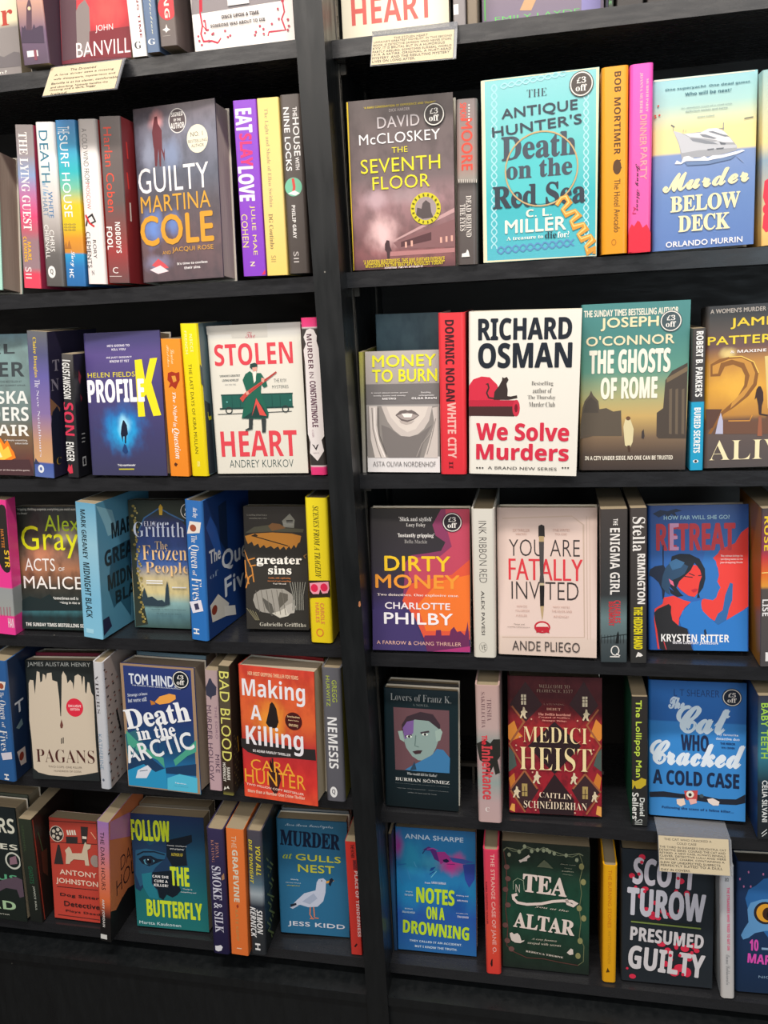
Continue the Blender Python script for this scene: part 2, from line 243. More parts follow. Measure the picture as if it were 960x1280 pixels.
BOOKS = [  # cover colours include baked light: haze in upper-row darks, dimmer lower rows
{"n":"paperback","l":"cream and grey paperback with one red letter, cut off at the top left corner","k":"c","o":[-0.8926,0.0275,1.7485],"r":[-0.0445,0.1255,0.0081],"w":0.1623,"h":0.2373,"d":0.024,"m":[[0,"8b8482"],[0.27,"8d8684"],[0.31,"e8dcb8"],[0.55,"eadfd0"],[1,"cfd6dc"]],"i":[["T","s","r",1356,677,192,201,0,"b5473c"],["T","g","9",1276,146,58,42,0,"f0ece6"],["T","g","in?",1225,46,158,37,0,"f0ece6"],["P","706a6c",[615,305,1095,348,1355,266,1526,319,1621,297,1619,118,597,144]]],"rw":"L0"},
{"n":"thick_paperback","l":"thick purple dusk paperback spine with a clock tower and a small white box","k":"s","o":[-0.703,-0.0149,1.7484],"r":[-0.0117,0.0268,0.018],"w":0.0397,"h":0.1996,"d":0.13,"m":[[0,"5a4a5c"],[0.2,"6d5670"],[0.38,"c79a88"],[0.55,"9a80a8"],[1,"6f6690"]],"i":[["P","e8e0e0",[75,96,241,96,241,171,75,171]],["P","5c4350",[86,283,152,703,189,784,219,781,232,708,173,287]],["E","e8c9a0",191,683,24,24],["P","4a3c50",[11,277,44,483,70,456,97,490,109,428,193,420,235,490,251,439,322,462,366,453,356,246]],["P","8a4a58",[180,49,222,49,222,176,180,176]]],"sc":"4a3a48","rw":"L0"},
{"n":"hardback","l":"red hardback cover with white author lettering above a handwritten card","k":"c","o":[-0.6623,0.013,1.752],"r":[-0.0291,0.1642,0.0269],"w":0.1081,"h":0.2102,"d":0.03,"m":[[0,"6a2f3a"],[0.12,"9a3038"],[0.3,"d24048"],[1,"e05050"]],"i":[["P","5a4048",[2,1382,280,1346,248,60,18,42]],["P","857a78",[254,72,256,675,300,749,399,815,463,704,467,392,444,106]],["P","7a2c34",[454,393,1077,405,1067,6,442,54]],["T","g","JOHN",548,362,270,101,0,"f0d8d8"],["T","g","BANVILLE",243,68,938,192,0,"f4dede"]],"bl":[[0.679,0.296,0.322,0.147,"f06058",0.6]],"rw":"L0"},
{"n":"hardback","l":"white spine with dark red lettering beside the red author cover, top left","k":"s","o":[-0.5457,-0.0045,1.7451],"r":[0.0018,0.0046,0.0116],"w":0.0213,"h":0.1865,"d":0.13,"m":[[0,"efece8"],[1,"f2efea"]],"i":[["T","b","KILLING TIME",142,222,32,799,1,"8a2a34"],["T","s","G",50,96,99,87,0,"4a4a50"]],"rw":"L0"},
{"n":"hardback","l":"slate blue spine with pale script on the top left shelf","k":"s","o":[-0.5211,-0.0101,1.7466],"r":[-0.0014,0.0164,0.0129],"w":0.0182,"h":0.1816,"d":0.13,"m":[[0,"5e7290"],[1,"6b80a0"]],"i":[["T","c","Recollection",99,215,26,683,1,"e4e0c0"],["T","s","G",30,92,107,69,0,"f0f0f0"]],"rw":"L0"},
{"n":"hardback","l":"grey-brown spine with a red disc and white letters, left of the cherry-branch cover","k":"s","o":[-0.4965,-0.0195,1.7492],"r":[-0.008,0.0356,0.0162],"w":0.0235,"h":0.1751,"d":0.13,"m":[[0,"6a605e"],[0.2,"70645f"],[1,"7a6c68"]],"i":[["E","d8444a",135,444,128,144],["T","b","KING",95,328,70,467,1,"eaddcf"],["P","f0e8e0",[44,194,91,213,107,258,119,210,157,188,116,175,96,153,82,178]],["P","c8c0b8",[44,118,150,118,150,122,44,122]]],"sc":"5a4e4c","rw":"L0"},
{"n":"hardback","l":"white cover with crimson branches and a thin black two-line caption, top shelf by the upright","k":"c","o":[-0.461,0.0089,1.7453],"r":[-0.009,0.0348,-0.001],"w":0.1413,"h":0.1959,"d":0.03,"m":[[0,"f2eae4"],[1,"f2eae4"]],"i":[["P","8e8688",[77,1328,1411,1291,1411,483,2,457]],["L","c02038",44,[191,1083,137,477]],["L","c02038",37,[1315,943,1277,463]],["L","c8304a",23,[125,478,141,309,111,216,138,121,258,115,341,82]],["L","c8304a",19,[1278,487,1294,345,1250,268,1294,133,1189,133,1064,135,1047,89]],["L","c8304a",17,[341,82,389,137]],["L","c8304a",14,[150,308,192,243,186,376]],["E","c04a60",71,191,17,14],["E","c04a60",169,221,17,14],["E","c04a60",215,252,17,14],["E","c04a60",272,193,17,14],["E","c04a60",111,82,17,14],["E","c04a60",457,214,17,14],["E","c04a60",489,138,17,14],["E","c04a60",524,151,17,14],["E","c04a60",176,365,17,14],["E","c04a60",82,134,17,14],["E","c04a60",885,154,17,14],["E","c04a60",947,219,17,14],["E","c04a60",871,120,17,14],["E","c04a60",993,178,17,14],["E","c04a60",1114,224,16,14],["E","c04a60",1214,272,16,14],["E","c04a60",1336,251,16,14],["E","c04a60",1344,175,16,14],["E","c04a60",1326,129,16,14],["E","c04a60",1210,389,16,14],["E","c04a60",993,119,17,14],["E","c04a60",219,119,17,14],["E","c04a60",290,201,17,14],["T","x","ONCE UPON A TIME,",425,353,532,48,0,"4a464a"],["T","x","SOMEONE WAS ABOUT TO DIE.",260,271,777,37,0,"4a464a"],["P","d8d4d4",[525,499,827,499,827,586,525,586]]],"rw":"L0"},  # grey upper polygon is a reflection painted over the white cover
{"n":"hardback","l":"cream hardback with large red capitals, behind the card on the right bay top shelf","k":"c","o":[-0.2658,0.0519,1.7397],"r":[0.0317,0.0537,0.0005],"w":0.1443,"h":0.2137,"d":0.03,"m":[[0,"ece4cc"],[1,"efe8d2"]],"i":[["T","G","HEART",138,275,1098,327,0,"d8625a"],["T","n","ANDREY KURKOV",227,83,988,35,0,"4a4848"]],"rw":"R0"},
{"n":"paperback","l":"mottled grey spine with a small white box, beside the cream red-capital hardback up top","k":"s","o":[-0.1122,0.0168,1.7398],"r":[-0.0018,0.0138,0.0008],"w":0.0158,"h":0.1663,"d":0.13,"m":[[0,"8a8484"],[1,"9a9494"]],"i":[["P","e8e4e0",[7,148,69,148,69,265,7,265]]],"rw":"R0"},
{"n":"paperback","l":"tan spine on the right bay top shelf, partly in shade beside green lettering","k":"s","o":[-0.0955,0.0233,1.7409],"r":[-0.0022,0.0218,0.003],"w":0.0137,"h":0.1663,"d":0.13,"m":[[0,"7d7060"],[1,"94866e"]],"i":[],"rw":"R0"},
{"n":"paperback","l":"purple-brown cover with thin neon green lettering on the right bay top shelf","k":"c","o":[-0.0784,0.0516,1.7383],"r":[0.0463,0.0121,-0.0],"w":0.1541,"h":0.1806,"d":0.028,"m":[[0,"7a6f86"],[0.5,"8a7a80"],[1,"6a5a70"]],"i":[["T","n","EMILY LAYDEN",169,123,1211,60,0,"66d060"],["L","66c060",18,[41,501,43,151]],["P","c8a078",[485,230,560,370,708,355,633,216]],["P","8a84b8",[1265,88,1501,88,1501,770,1265,770]]],"rw":"R0"},
{"n":"hardback","l":"leftmost of the three black spines hanging over the right top shelf edge","k":"s","o":[0.0878,0.0125,1.738],"r":[0.021,-0.0,-0.0],"w":0.0317,"h":0.1609,"d":0.13,"m":[[0,"3c3836"],[1,"454040"]],"i":[["P","6a6a50",[71,143,85,143,85,241,71,241]]],"rw":"R0"},
{"n":"hardback","l":"middle black spine of three on the right bay top shelf","k":"s","o":[0.1242,0.0198,1.738],"r":[0.0249,-0.0001,-0.0],"w":0.0331,"h":0.159,"d":0.13,"m":[[0,"3c3836"],[1,"454040"]],"i":[["P","6a6a50",[76,122,89,122,89,220,76,220]]],"rw":"R0"},
{"n":"hardback","l":"rightmost of the three black spines on the right bay top shelf","k":"s","o":[0.1681,0.017,1.738],"r":[0.0144,-0.0,-0.0003],"w":0.0245,"h":0.1529,"d":0.13,"m":[[0,"3c3836"],[1,"454040"]],"i":[["P","6a6a50",[76,64,87,64,87,161,76,161]]],"rw":"R0"},
{"n":"hardback","l":"dark green narrow spine at the top edge, right of the neon green lettered cover","k":"s","o":[0.0775,0.0104,1.7394],"r":[-0.0008,0.0105,-0.0056],"w":0.0068,"h":0.1621,"d":0.13,"m":[[0,"3a4038"],[1,"404840"]],"i":[["T","g","ROSE",12,38,31,196,1,"6ab070"]],"rw":"R0"},
{"n":"hardback","l":"thick mint-covered book showing its beige page edges at the left frame edge","k":"c","o":[-0.9813,0.0014,1.4631],"r":[-0.0,0.1541,0.0466],"w":0.1749,"h":0.2058,"d":0.05,"m":[[0,"a8d8c8"],[1,"a8d8c8"]],"i":[],"pg":"b8a898","hd":1,"rw":"L1"},
{"n":"paperback","l":"grey to pink spine with white serif capitals and yellow author name","k":"s","o":[-0.7648,-0.0071,1.4559],"r":[0.0013,0.0446,0.0949],"w":0.0282,"h":0.2257,"d":0.13,"m":[[0,"e84860"],[0.09,"e04860"],[0.13,"9a7e84"],[0.3,"9a7880"],[0.36,"c06070"],[0.45,"e04a78"],[0.6,"b87aa8"],[0.7,"8aa0c8"],[0.82,"9a9094"],[1,"8c8280"]],"i":[["T","s","THE LYING GUEST",53,820,134,1336,1,"f4eee8"],["T","b","MARI",103,402,53,256,1,"f0b820"],["T","b","CLEMENS",39,376,51,356,1,"f0b820"],["T","g","SII",43,137,101,166,1,"f0e0e0"]],"sc":"b03858","rw":"L1"},
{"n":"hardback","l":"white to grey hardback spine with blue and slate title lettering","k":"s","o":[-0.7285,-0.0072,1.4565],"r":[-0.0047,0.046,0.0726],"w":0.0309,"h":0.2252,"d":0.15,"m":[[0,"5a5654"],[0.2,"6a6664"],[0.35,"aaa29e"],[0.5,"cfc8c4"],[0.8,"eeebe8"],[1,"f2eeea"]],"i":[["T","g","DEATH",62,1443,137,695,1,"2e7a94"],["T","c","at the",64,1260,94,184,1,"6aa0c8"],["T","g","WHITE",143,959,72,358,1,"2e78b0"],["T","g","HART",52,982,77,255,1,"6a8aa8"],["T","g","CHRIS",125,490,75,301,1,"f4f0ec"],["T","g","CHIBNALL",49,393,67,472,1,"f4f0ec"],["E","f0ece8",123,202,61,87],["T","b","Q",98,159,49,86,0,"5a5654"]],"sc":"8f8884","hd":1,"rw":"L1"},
{"n":"paperback","l":"spine fading from blue through teal to yellow with white capitals","k":"s","o":[-0.6939,-0.0071,1.4545],"r":[-0.0026,0.0384,0.0685],"w":0.031,"h":0.2263,"d":0.13,"m":[[0,"2a6aa8"],[0.12,"2a78b8"],[0.2,"2a9ad0"],[0.21,"d08a38"],[0.3,"e0982c"],[0.36,"e0c020"],[0.5,"e8c828"],[0.6,"78c0a0"],[0.7,"30b8c0"],[0.85,"40a0cc"],[1,"3c84c0"]],"i":[["T","g","THE",34,2079,181,100,1,"eef4f6"],["T","g","SURF HOUSE",50,966,128,1098,1,"eef4f6"],["T","b","ooo",30,855,187,23,0,"a08840"],["T","b","ooo",27,815,187,23,0,"a08840"],["T","b","ooo",24,778,187,23,0,"a08840"],["P","b07030",[7,533,42,628,57,545,93,651,124,534]],["T","c","Lucy",86,274,86,224,1,"f0f4f8"],["T","b","HC",65,118,67,126,1,"f0f4f8"]],"rw":"L1"},
{"n":"hardback","l":"white spine with a red hooked symbol and a scarlet right edge","k":"s","o":[-0.6595,-0.0072,1.4557],"r":[-0.0049,0.0427,0.0637],"w":0.0297,"h":0.2234,"d":0.15,"m":[[0,"f2e8e4"],[0.8,"eee8e4"],[0.87,"c8c0bc"],[1,"b8b0ac"]],"i":[["T","n","A COLD WIND FROM",67,1398,76,714,1,"3a3436"],["T","n","MOSCOW",78,1038,58,349,1,"c03038"],["L","2e2a2c",24,[43,808,73,919,144,964,190,872,107,838]],["L","d02830",27,[45,961,95,849,171,798]],["T","g","RORY",131,359,51,258,1,"4a4446"],["T","g","CLEMENTS",26,229,69,500,1,"4a4446"],["T","g","Z",85,122,35,76,1,"6a6466"]],"sc":"d83a30","hd":1,"rw":"L1"},
{"n":"paperback","l":"dark grey and red spine with an orange-red author name and white title","k":"s","o":[-0.6246,-0.0077,1.4553],"r":[-0.003,0.0461,0.0604],"w":0.0322,"h":0.2242,"d":0.13,"m":[[0,"6a4a4a"],[0.2,"a03a3a"],[0.3,"8a4440"],[0.5,"625654"],[1,"6a605e"]],"i":[["T","g","Harlan Coben",57,977,123,1126,1,"e84e38"],["T","b","NOBODY'S",150,416,82,424,1,"f2ece8"],["T","b","FOOL",13,463,89,316,1,"f2ece8"],["T","g","C",74,134,85,85,0,"f0e8e4"],["P","d8ccc8",[17,87,210,87,210,96,17,96]]],"s":[["L","e03830",39,[145,1932,161,1713]],["L","e03830",39,[115,1525,141,1303]],["L","f0e0d8",40,[154,1122,153,868]]],"sc":"8a2c30","rw":"L1"},
{"n":"hardback","l":"large thriller hardback with white, gold and bronze lettering over a blue rainy street","k":"c","o":[-0.5799,0.008,1.4529],"r":[-0.0962,0.124,-0.004],"w":0.1327,"h":0.24,"d":0.045,"m":[[0,"5a4a50"],[0.2,"6a5256"],[0.45,"564e56"],[0.6,"5c6070"],[0.85,"7a7a8a"],[1,"6c6064"]],"i":[["P","6a3038",[323,1889,315,2057,344,2175,370,2262,411,2263,418,2166,473,2069,463,1828,486,1765,505,1839,492,1642,448,1814,430,1588,405,1590,402,1835,364,1595,330,1598,332,1827]],["P","d05058",[178,235,290,323,406,235,456,184,315,175]],["P","f0d8dc",[139,174,318,226,452,137,275,108]],["O","f0ece8",730,2171,133,160,11],["E","5a4e50",730,2171,120,149],["T","b","SIGNED",639,2230,184,55,0,"f0ece8"],["T","b","BY THE",676,2165,110,35,0,"f0ece8"],["T","b","AUTHOR",623,2067,213,79,0,"f0ece8"],["E","ece4cc",1031,1900,164,190],["T","g","NO. 1",926,1933,193,61,0,"4a4440"],["T","g","BESTSELLING",888,1853,291,39,0,"4a4440"],["T","g","AUTHOR",933,1788,196,44,0,"4a4440"],["T","g","GUILTY",46,1237,1135,348,0,"f8f4f4"],["T","g","MARTINA",62,972,1123,229,0,"d8a038"],["T","k","COLE",36,513,1167,405,0,"d89a2c"],["T","g","AND",371,374,136,47,0,"d8a040"],["T","g","JACQUI ROSE",531,381,665,81,0,"d8a040"],["T","b","It's time to confess",596,213,493,34,0,"f4eeee"],["T","b","their sins.",710,148,269,38,0,"f4eeee"]],"pg":"c8b8ac","bl":[[0.291,0.917,0.115,0.075,"e8a0a0",0.9],[0.447,0.718,0.177,0.126,"8a9cc0",0.6],[0.176,0.32,0.157,0.144,"6a90d8",0.9],[0.427,0.335,0.128,0.09,"6a90d8",0.7],[0.19,0.733,0.155,0.114,"a8b0c8",0.6],[0.215,0.108,0.235,0.066,"8a88a8",0.8]],"no":[9,"30343c",0.35],"hd":1,"rw":"L1"},
{"n":"paperback","l":"violet spine with white capitals and one hot pink slanted word","k":"s","o":[-0.4167,-0.0073,1.4526],"r":[0.0009,0.0341,0.0235],"w":0.0331,"h":0.2276,"d":0.13,"m":[[0,"8a3fc8"],[1,"8e48c8"]],"i":[["T","x","EAT",32,1873,224,295,1,"e8dcf0"],["T","x","SLAY",68,1448,172,409,1,"e83878"],["T","x","LOVE",19,999,218,441,1,"f0e8f0"],["T","g","JULIE MAE",154,281,75,657,1,"e8d888"],["T","g","COHEN",22,388,89,439,1,"e8d888"],["T","b","Z",113,134,71,58,0,"f0e0c0"],["P","e83050",[272,13,329,84,329,17]]],"rw":"L1"},
{"n":"paperback","l":"pale yellow spine with slim brown serif lettering","k":"s","o":[-0.3818,-0.0071,1.4516],"r":[0.0007,0.0294,0.0212],"w":0.0304,"h":0.228,"d":0.12,"m":[[0,"f0cf70"],[0.5,"f2d488"],[1,"f4d880"]],"i":[["T","t","The Light and Shade of Ellen Swithin",84,900,65,1249,1,"a08870"],["T","s","DG Coutinho",73,354,61,462,1,"8a7450"],["T","g","SII",76,183,69,84,1,"b09a60"]],"rw":"L1"},
{"n":"hardback","l":"charcoal spine with white capitals and a small green disc holding a skier","k":"s","o":[-0.3498,-0.0071,1.4525],"r":[0.0009,0.0327,0.0175],"w":0.0299,"h":0.2284,"d":0.14,"m":[[0,"4c4440"],[1,"5c5450"]],"i":[["T","k","THE",181,2010,55,114,1,"f4f0ee"],["T","k","HOUSE",173,1520,84,475,1,"f4f0ee"],["T","k","WITH",182,1346,53,156,1,"f4f0ee"],["T","k","NINE LOCKS",51,1336,77,790,1,"f4f0ee"],["E","78c0a0",137,1129,120,121],["L","d85048",38,[134,1238,147,1129,129,1043]],["P","f0f0ec",[50,1048,147,1085,224,1044,159,1018]],["T","b","PHILIP GRAY",95,464,51,431,1,"f0ece8"],["T","g","SII",85,145,75,144,1,"c8c0bc"]],"hd":1,"rw":"L1"},
{"n":"hardback","l":"smoky mauve hardback with bright yellow title above a floodlit station roof","k":"c","o":[-0.2598,0.0058,1.4516],"r":[-0.0135,-0.0,0.0128],"w":0.1428,"h":0.2137,"d":0.035,"m":[[0,"6a484c"],[0.1,"9a6668"],[0.2,"8a6466"],[0.4,"a88488"],[0.55,"7a6a6c"],[1,"665c5a"]],"i":[["P","c8a0a0",[572,344,598,377,1426,738,1426,684]],["P","8a6264",[581,338,1426,597,1421,245,654,255]],["P","b88080",[471,222,1421,231,1420,175,499,164]],["P","5a3a3e",[687,344,1108,450,1105,345,685,276]],["P","e8b0a0",[741,267,768,267,768,341,741,341]],["P","e8b0a0",[822,279,850,279,850,354,822,354]],["P","e8b0a0",[1224,303,1252,303,1252,377,1224,377]],["P","e8b0a0",[1298,311,1325,311,1325,384,1298,384]],["P","e8b0a0",[1371,318,1399,318,1399,391,1371,391]],["P","4a3438",[463,327,489,377,525,369,534,290,556,238,532,233,522,134,491,136,483,222,460,251]],["L","e8c830",21,[29,2130,2,2]],["T","b","\"A RARE COMBINATION OF EXPERIENCE AND TALENT\"",248,2029,958,25,0,"d8c040"],["T","g","DICK HARDER",587,1970,276,35,0,"d8ccc8"],["T","g","DAVID",424,1779,562,138,0,"cfc6c8"],["T","g","McCLOSKEY",167,1592,1088,129,0,"f4f0f0"],["T","g","THE",605,1470,213,69,0,"e8dc30"],["T","g","SEVENTH",173,1236,1075,177,0,"ece030"],["T","g","FLOOR",325,1024,779,165,0,"ece030"],["E","d8cc28",1039,751,205,203],["E","a89898",1039,751,146,148],["P","5a5050",[907,674,925,769,983,752,1000,819,1045,857,1102,813,1114,703,1142,633,994,622]],["P","6a6410",[1197,749,1229,749,1229,730,1197,734]],["P","6a6410",[1189,696,1219,685,1213,667,1183,682]],["P","6a6410",[1163,649,1188,628,1175,614,1152,638]],["P","6a6410",[1121,614,1138,586,1121,578,1107,607]],["P","6a6410",[1070,596,1076,564,1057,562,1054,594]],["P","6a6410",[1014,597,1009,565,990,569,999,600]],["P","6a6410",[962,616,946,588,930,599,948,625]],["P","6a6410",[919,652,894,632,882,647,909,665]],["P","6a6410",[890,700,860,689,854,708,886,715]],["P","6a6410",[880,754,848,754,848,773,881,769]],["P","6a6410",[889,807,859,819,866,836,895,822]],["P","6a6410",[916,854,891,875,904,888,927,865]],["P","6a6410",[958,888,942,916,959,924,972,895]],["P","6a6410",[1010,905,1004,936,1023,938,1026,907]],["P","6a6410",[1065,904,1070,935,1089,930,1080,900]],["P","6a6410",[1117,884,1133,911,1149,900,1130,875]],["P","6a6410",[1159,848,1184,868,1195,852,1169,835]],["P","6a6410",[1187,800,1217,810,1223,792,1192,785]],["T","b","\"A MODERN MASTERPIECE. THIS WAS FURTHER EVIDENCE",151,69,1132,60,0,"e0c830"],["T","b","MCCLOSKEY IS THE BEST SPY NOVELIST TODAY\"",180,27,1096,46,0,"e0c830"],["T","b","GENERAL DAVID PETRAEUS",449,-8,534,33,0,"f0e0e0"]],"bl":[[0.305,0.217,0.19,0.145,"f8d0d0",0.9],[0.245,0.427,0.167,0.077,"d8b8c0",0.7],[0.559,0.44,0.348,0.077,"b8a0a4",0.6]],"no":[7,"4c4444",0.45],"st":[1182,1892,141,"£3","3a3434"],"hd":1,"rw":"R1"},
{"n":"hardback","l":"grey narrow spine with vertical red author name and a small white dog emblem","k":"s","o":[-0.1132,-0.0049,1.4503],"r":[0.0028,-0.0,0.0179],"w":0.0268,"h":0.2022,"d":0.14,"m":[[0,"5a5250"],[0.45,"68605e"],[0.5,"4a4442"],[0.53,"a09890"],[0.6,"a88880"],[1,"8a807e"]],"i":[["T","k","SIMON",51,1787,81,188,1,"e0584a"],["T","k","MOORE",66,1176,140,610,1,"e85040"],["E","f0ece8",167,1946,11,10],["E","f0ece8",167,1911,11,10],["E","f0ece8",167,1876,11,10],["E","f0ece8",166,1840,11,10],["E","f0ece8",166,1805,11,10],["E","f0ece8",166,1769,11,10],["P","e8e0d8",[13,1064,266,1064,266,1065,13,1065]],["P","d8d0c8",[24,1029,35,1029,35,1069,24,1069]],["P","d8d0c8",[53,1027,64,1027,64,1067,53,1067]],["P","d8d0c8",[81,1025,92,1025,92,1065,81,1065]],["P","d8d0c8",[109,1024,120,1024,120,1064,109,1064]],["P","d8d0c8",[137,1022,148,1022,148,1062,137,1062]],["P","d8d0c8",[166,1020,177,1020,177,1060,166,1060]],["P","d8d0c8",[194,1019,205,1019,205,1059,194,1059]],["P","d8d0c8",[222,1017,233,1017,233,1057,222,1057]],["P","d8d0c8",[250,1015,261,1015,261,1056,250,1056]],["T","s","DEAD BEHIND",119,348,70,516,1,"e8e0d8"],["T","s","THE EYES",38,426,71,336,1,"e8e0d8"],["P","f2eee8",[54,98,60,142,112,151,130,192,147,172,164,99]]],"sc":"4a4644","hd":1,"rw":"R1"},
{"n":"hardback","l":"turquoise illustrated hardback with navy title, a magnifying glass ring and a twisted gold handle","k":"c","o":[-0.0797,0.0046,1.4508],"r":[-0.0469,0.0287,-0.0],"w":0.1477,"h":0.2238,"d":0.035,"m":[[0,"58b8c8"],[0.35,"40b8c0"],[0.6,"68c8c8"],[1,"88ccd0"]],"i":[["L","e8dcb8",28,[24,2232,1463,2236,1475,2,5,13,24,2232]],["P","ece0c4",[16,6,55,6,55,2236,16,2236]],["L","a8dce4",16,[178,2179,203,2153,213,2128,201,2105,176,2084,150,2063,141,2040,154,2015,179,1989,203,1962,210,1938,195,1915,169,1894,145,1872,139,1849,154,1823,181,1797,203,1770,207,1746,189,1723,162,1702,140,1680,137,1656,155,1630,182,1603,202,1577,203,1552,182,1530,155,1508,135,1485,136,1461,156,1434,183,1407,201,1381,198,1357,177,1334,148,1312,131,1289,135,1264,158,1237,184,1210,200,1184,193,1160,170,1137,142,1115,127,1091,134,1066,159,1039,185,1011,197,985,188,961,163,938,135,915,123,891,134,865,160,838,185,811,195,785,182,760,155,737,129,714,121,689,134,663,162,635,185,608,192,582,177,558,148,535,124,511,118,486,135,459,163,431,185,404,188,378,170,354,141,330,118,306,116,280,135,253,164,225,184,198,184,172]],["L","a8dce4",16,[178,2179,153,2158,142,2135,154,2110,179,2084,203,2058,212,2033,198,2011,172,1989,147,1968,140,1945,154,1920,180,1893,203,1866,208,1842,192,1820,165,1798,142,1776,138,1753,155,1727,181,1700,203,1674,205,1649,186,1627,158,1605,137,1583,136,1559,156,1532,183,1505,202,1479,201,1455,179,1432,151,1410,133,1388,135,1363,157,1336,184,1309,200,1283,196,1259,173,1236,145,1214,129,1190,134,1165,158,1138,184,1111,199,1085,191,1061,166,1038,138,1015,125,991,134,966,159,938,185,911,196,885,185,861,159,838,132,815,122,790,134,764,161,737,185,710,193,684,179,659,152,636,126,613,119,588,134,561,162,534,185,506,190,480,174,456,145,432,121,408,117,383,135,356,164,328,184,301,186,275,167,251,137,227,116,202,115,176]],["L","b0e0e6",15,[1298,1944,1291,1921,1302,1897,1325,1871,1346,1845,1352,1821,1340,1799,1318,1778,1298,1757,1294,1734,1307,1709,1331,1683,1351,1658,1354,1634,1340,1612,1316,1590,1298,1568,1297,1545,1313,1520,1337,1494,1355,1468,1355,1444,1339,1422,1315,1400,1299,1378,1300,1354,1318,1329,1343,1302,1358,1277,1356,1253,1338,1231,1314,1209,1300,1186,1304,1162,1324,1136,1348,1110,1362,1084,1357,1061,1337,1038,1314,1016,1302,993,1309,968,1330,942,1354,915,1365,890,1357,866,1336,844,1313,821,1304,797,1313,772,1336,745,1359,719,1367,694,1357,670,1335,647,1313,624,1306,600,1318,574,1342,548,1364,521,1370,496,1357,472,1333,449,1313,426,1309,401,1324,375,1348,348,1368,322,1371,296,1356,272,1332,249,1314,225,1313,200,1330,174,1354,147]],["L","b0e0e6",15,[1344,1939,1351,1915,1341,1893,1318,1872,1298,1850,1292,1828,1305,1803,1328,1777,1348,1752,1353,1728,1340,1706,1317,1684,1298,1663,1295,1639,1310,1614,1334,1588,1353,1563,1355,1539,1339,1517,1316,1496,1299,1473,1298,1450,1315,1424,1340,1398,1357,1373,1356,1349,1339,1327,1315,1305,1300,1282,1302,1258,1321,1232,1345,1206,1360,1181,1357,1157,1337,1135,1314,1113,1301,1090,1306,1065,1327,1039,1351,1013,1363,987,1357,964,1336,941,1314,919,1303,895,1311,870,1333,844,1356,817,1366,792,1357,768,1335,746,1313,723,1305,699,1316,673,1339,647,1361,620,1369,595,1357,571,1334,548,1313,525,1308,501,1321,475,1345,448,1366,422,1371,397,1357,373,1333,349,1314,326,1311,301,1327,274,1351,248,1370,221,1372,196,1356,172,1332,148]],["L","a8dce4",16,[257,2143,281,2124,304,2118,328,2130,352,2153,376,2175,400,2184,423,2176,447,2156,470,2138,494,2135,517,2149,540,2172,564,2193,587,2200,610,2189,634,2169,657,2153,680,2152,704,2167,727,2192,750,2211,774,2214,797,2202,820,2181,843,2167,866,2169,889,2186,911,2210,934,2228,957,2229,980,2214,1003,2194,1026,2182,1049,2186,1072,2205]],["L","a8dce4",16,[257,2143,281,2166,305,2176,329,2169,352,2150,376,2131,399,2126,423,2139,447,2163,471,2184,494,2192,518,2182,540,2162,563,2146,587,2143,610,2158,634,2182,657,2202,681,2207,704,2195,727,2175,750,2160,774,2160,797,2177,820,2201,843,2219,866,2222,889,2208,911,2188,935,2174,958,2177,980,2196,1003,2220,1026,2236,1049,2236,1072,2220]],["L","5a90c0",19,[190,147,215,117,240,106,265,121,290,154,315,186,340,197,365,182,389,150,414,122,438,114,463,133,488,167,513,196,537,204,561,186,585,153,610,127,634,123,659,145,683,180,708,207,732,210,757,189,781,156,805,133,829,133,854,158,878,192,901,216,925,216,949,192,974,159,998,139,1022,143,1046,170,1069,204,1093,225,1117,221,1141,195,1165,163,1190,145]],["L","5a90c0",19,[190,147,216,180,241,193,265,180,290,149,315,119,339,110,364,127,389,160,414,191,439,201,464,184,488,152,513,124,536,119,561,139,586,173,610,202,635,207,659,187,683,155,708,130,732,128,757,151,781,186,805,211,829,213,854,191,878,158,901,136,925,138,949,164,973,198,997,221,1021,219,1046,193,1070,161,1094,142,1118,148,1141,176,1165,210,1189,229]],["E","56c4c8",769,1122,447,430],["T","t","THE",590,1981,248,88,0,"3a4450"],["T","k","ANTIQUE",270,1750,947,136,0,"3a4450",1.5],["T","k","HUNTER'S",146,1583,1125,119,0,"3a4450",3],["T","S","Death",266,1256,935,281,0,"46505c"],["T","S","on the",324,1023,832,215,0,"46505c"],["T","S","Red Sea",145,674,1180,274,0,"323c48"],["O","c8a878",769,1118,459,449,18],["T","b","C. L.",573,541,331,95,0,"f0e8d8"],["T","k","MILLER",301,358,783,159,0,"f4ecdc"],["T","s","A treasure to",316,268,479,46,0,"f4f0e8"],["T","s","die",817,259,149,83,0,"203040"],["T","s","for?",977,259,151,75,0,"f4f0e8"],["L","d89838",52,[964,660,1023,742,1082,756,1132,686,1043,597,1083,536,1201,575,1250,524,1153,445,1183,375,1310,405,1341,354,1244,274,1283,214,1401,254,1431,204,1343,122,1364,53,1452,96,1443,28]],["L","f4cc78",16,[963,670,1023,751,1082,764,1122,686,1039,607,1083,546,1201,583,1241,525,1147,455,1183,389,1310,414,1331,355,1238,284,1283,227,1401,262,1421,204,1337,130,1364,66]]],"pg":"e0cfa8","bl":[[0.465,0.63,0.212,0.075,"98d8d8",0.5]],"st":[1263,2067,148,"£3","4c4440"],"hd":1,"rw":"R1"},
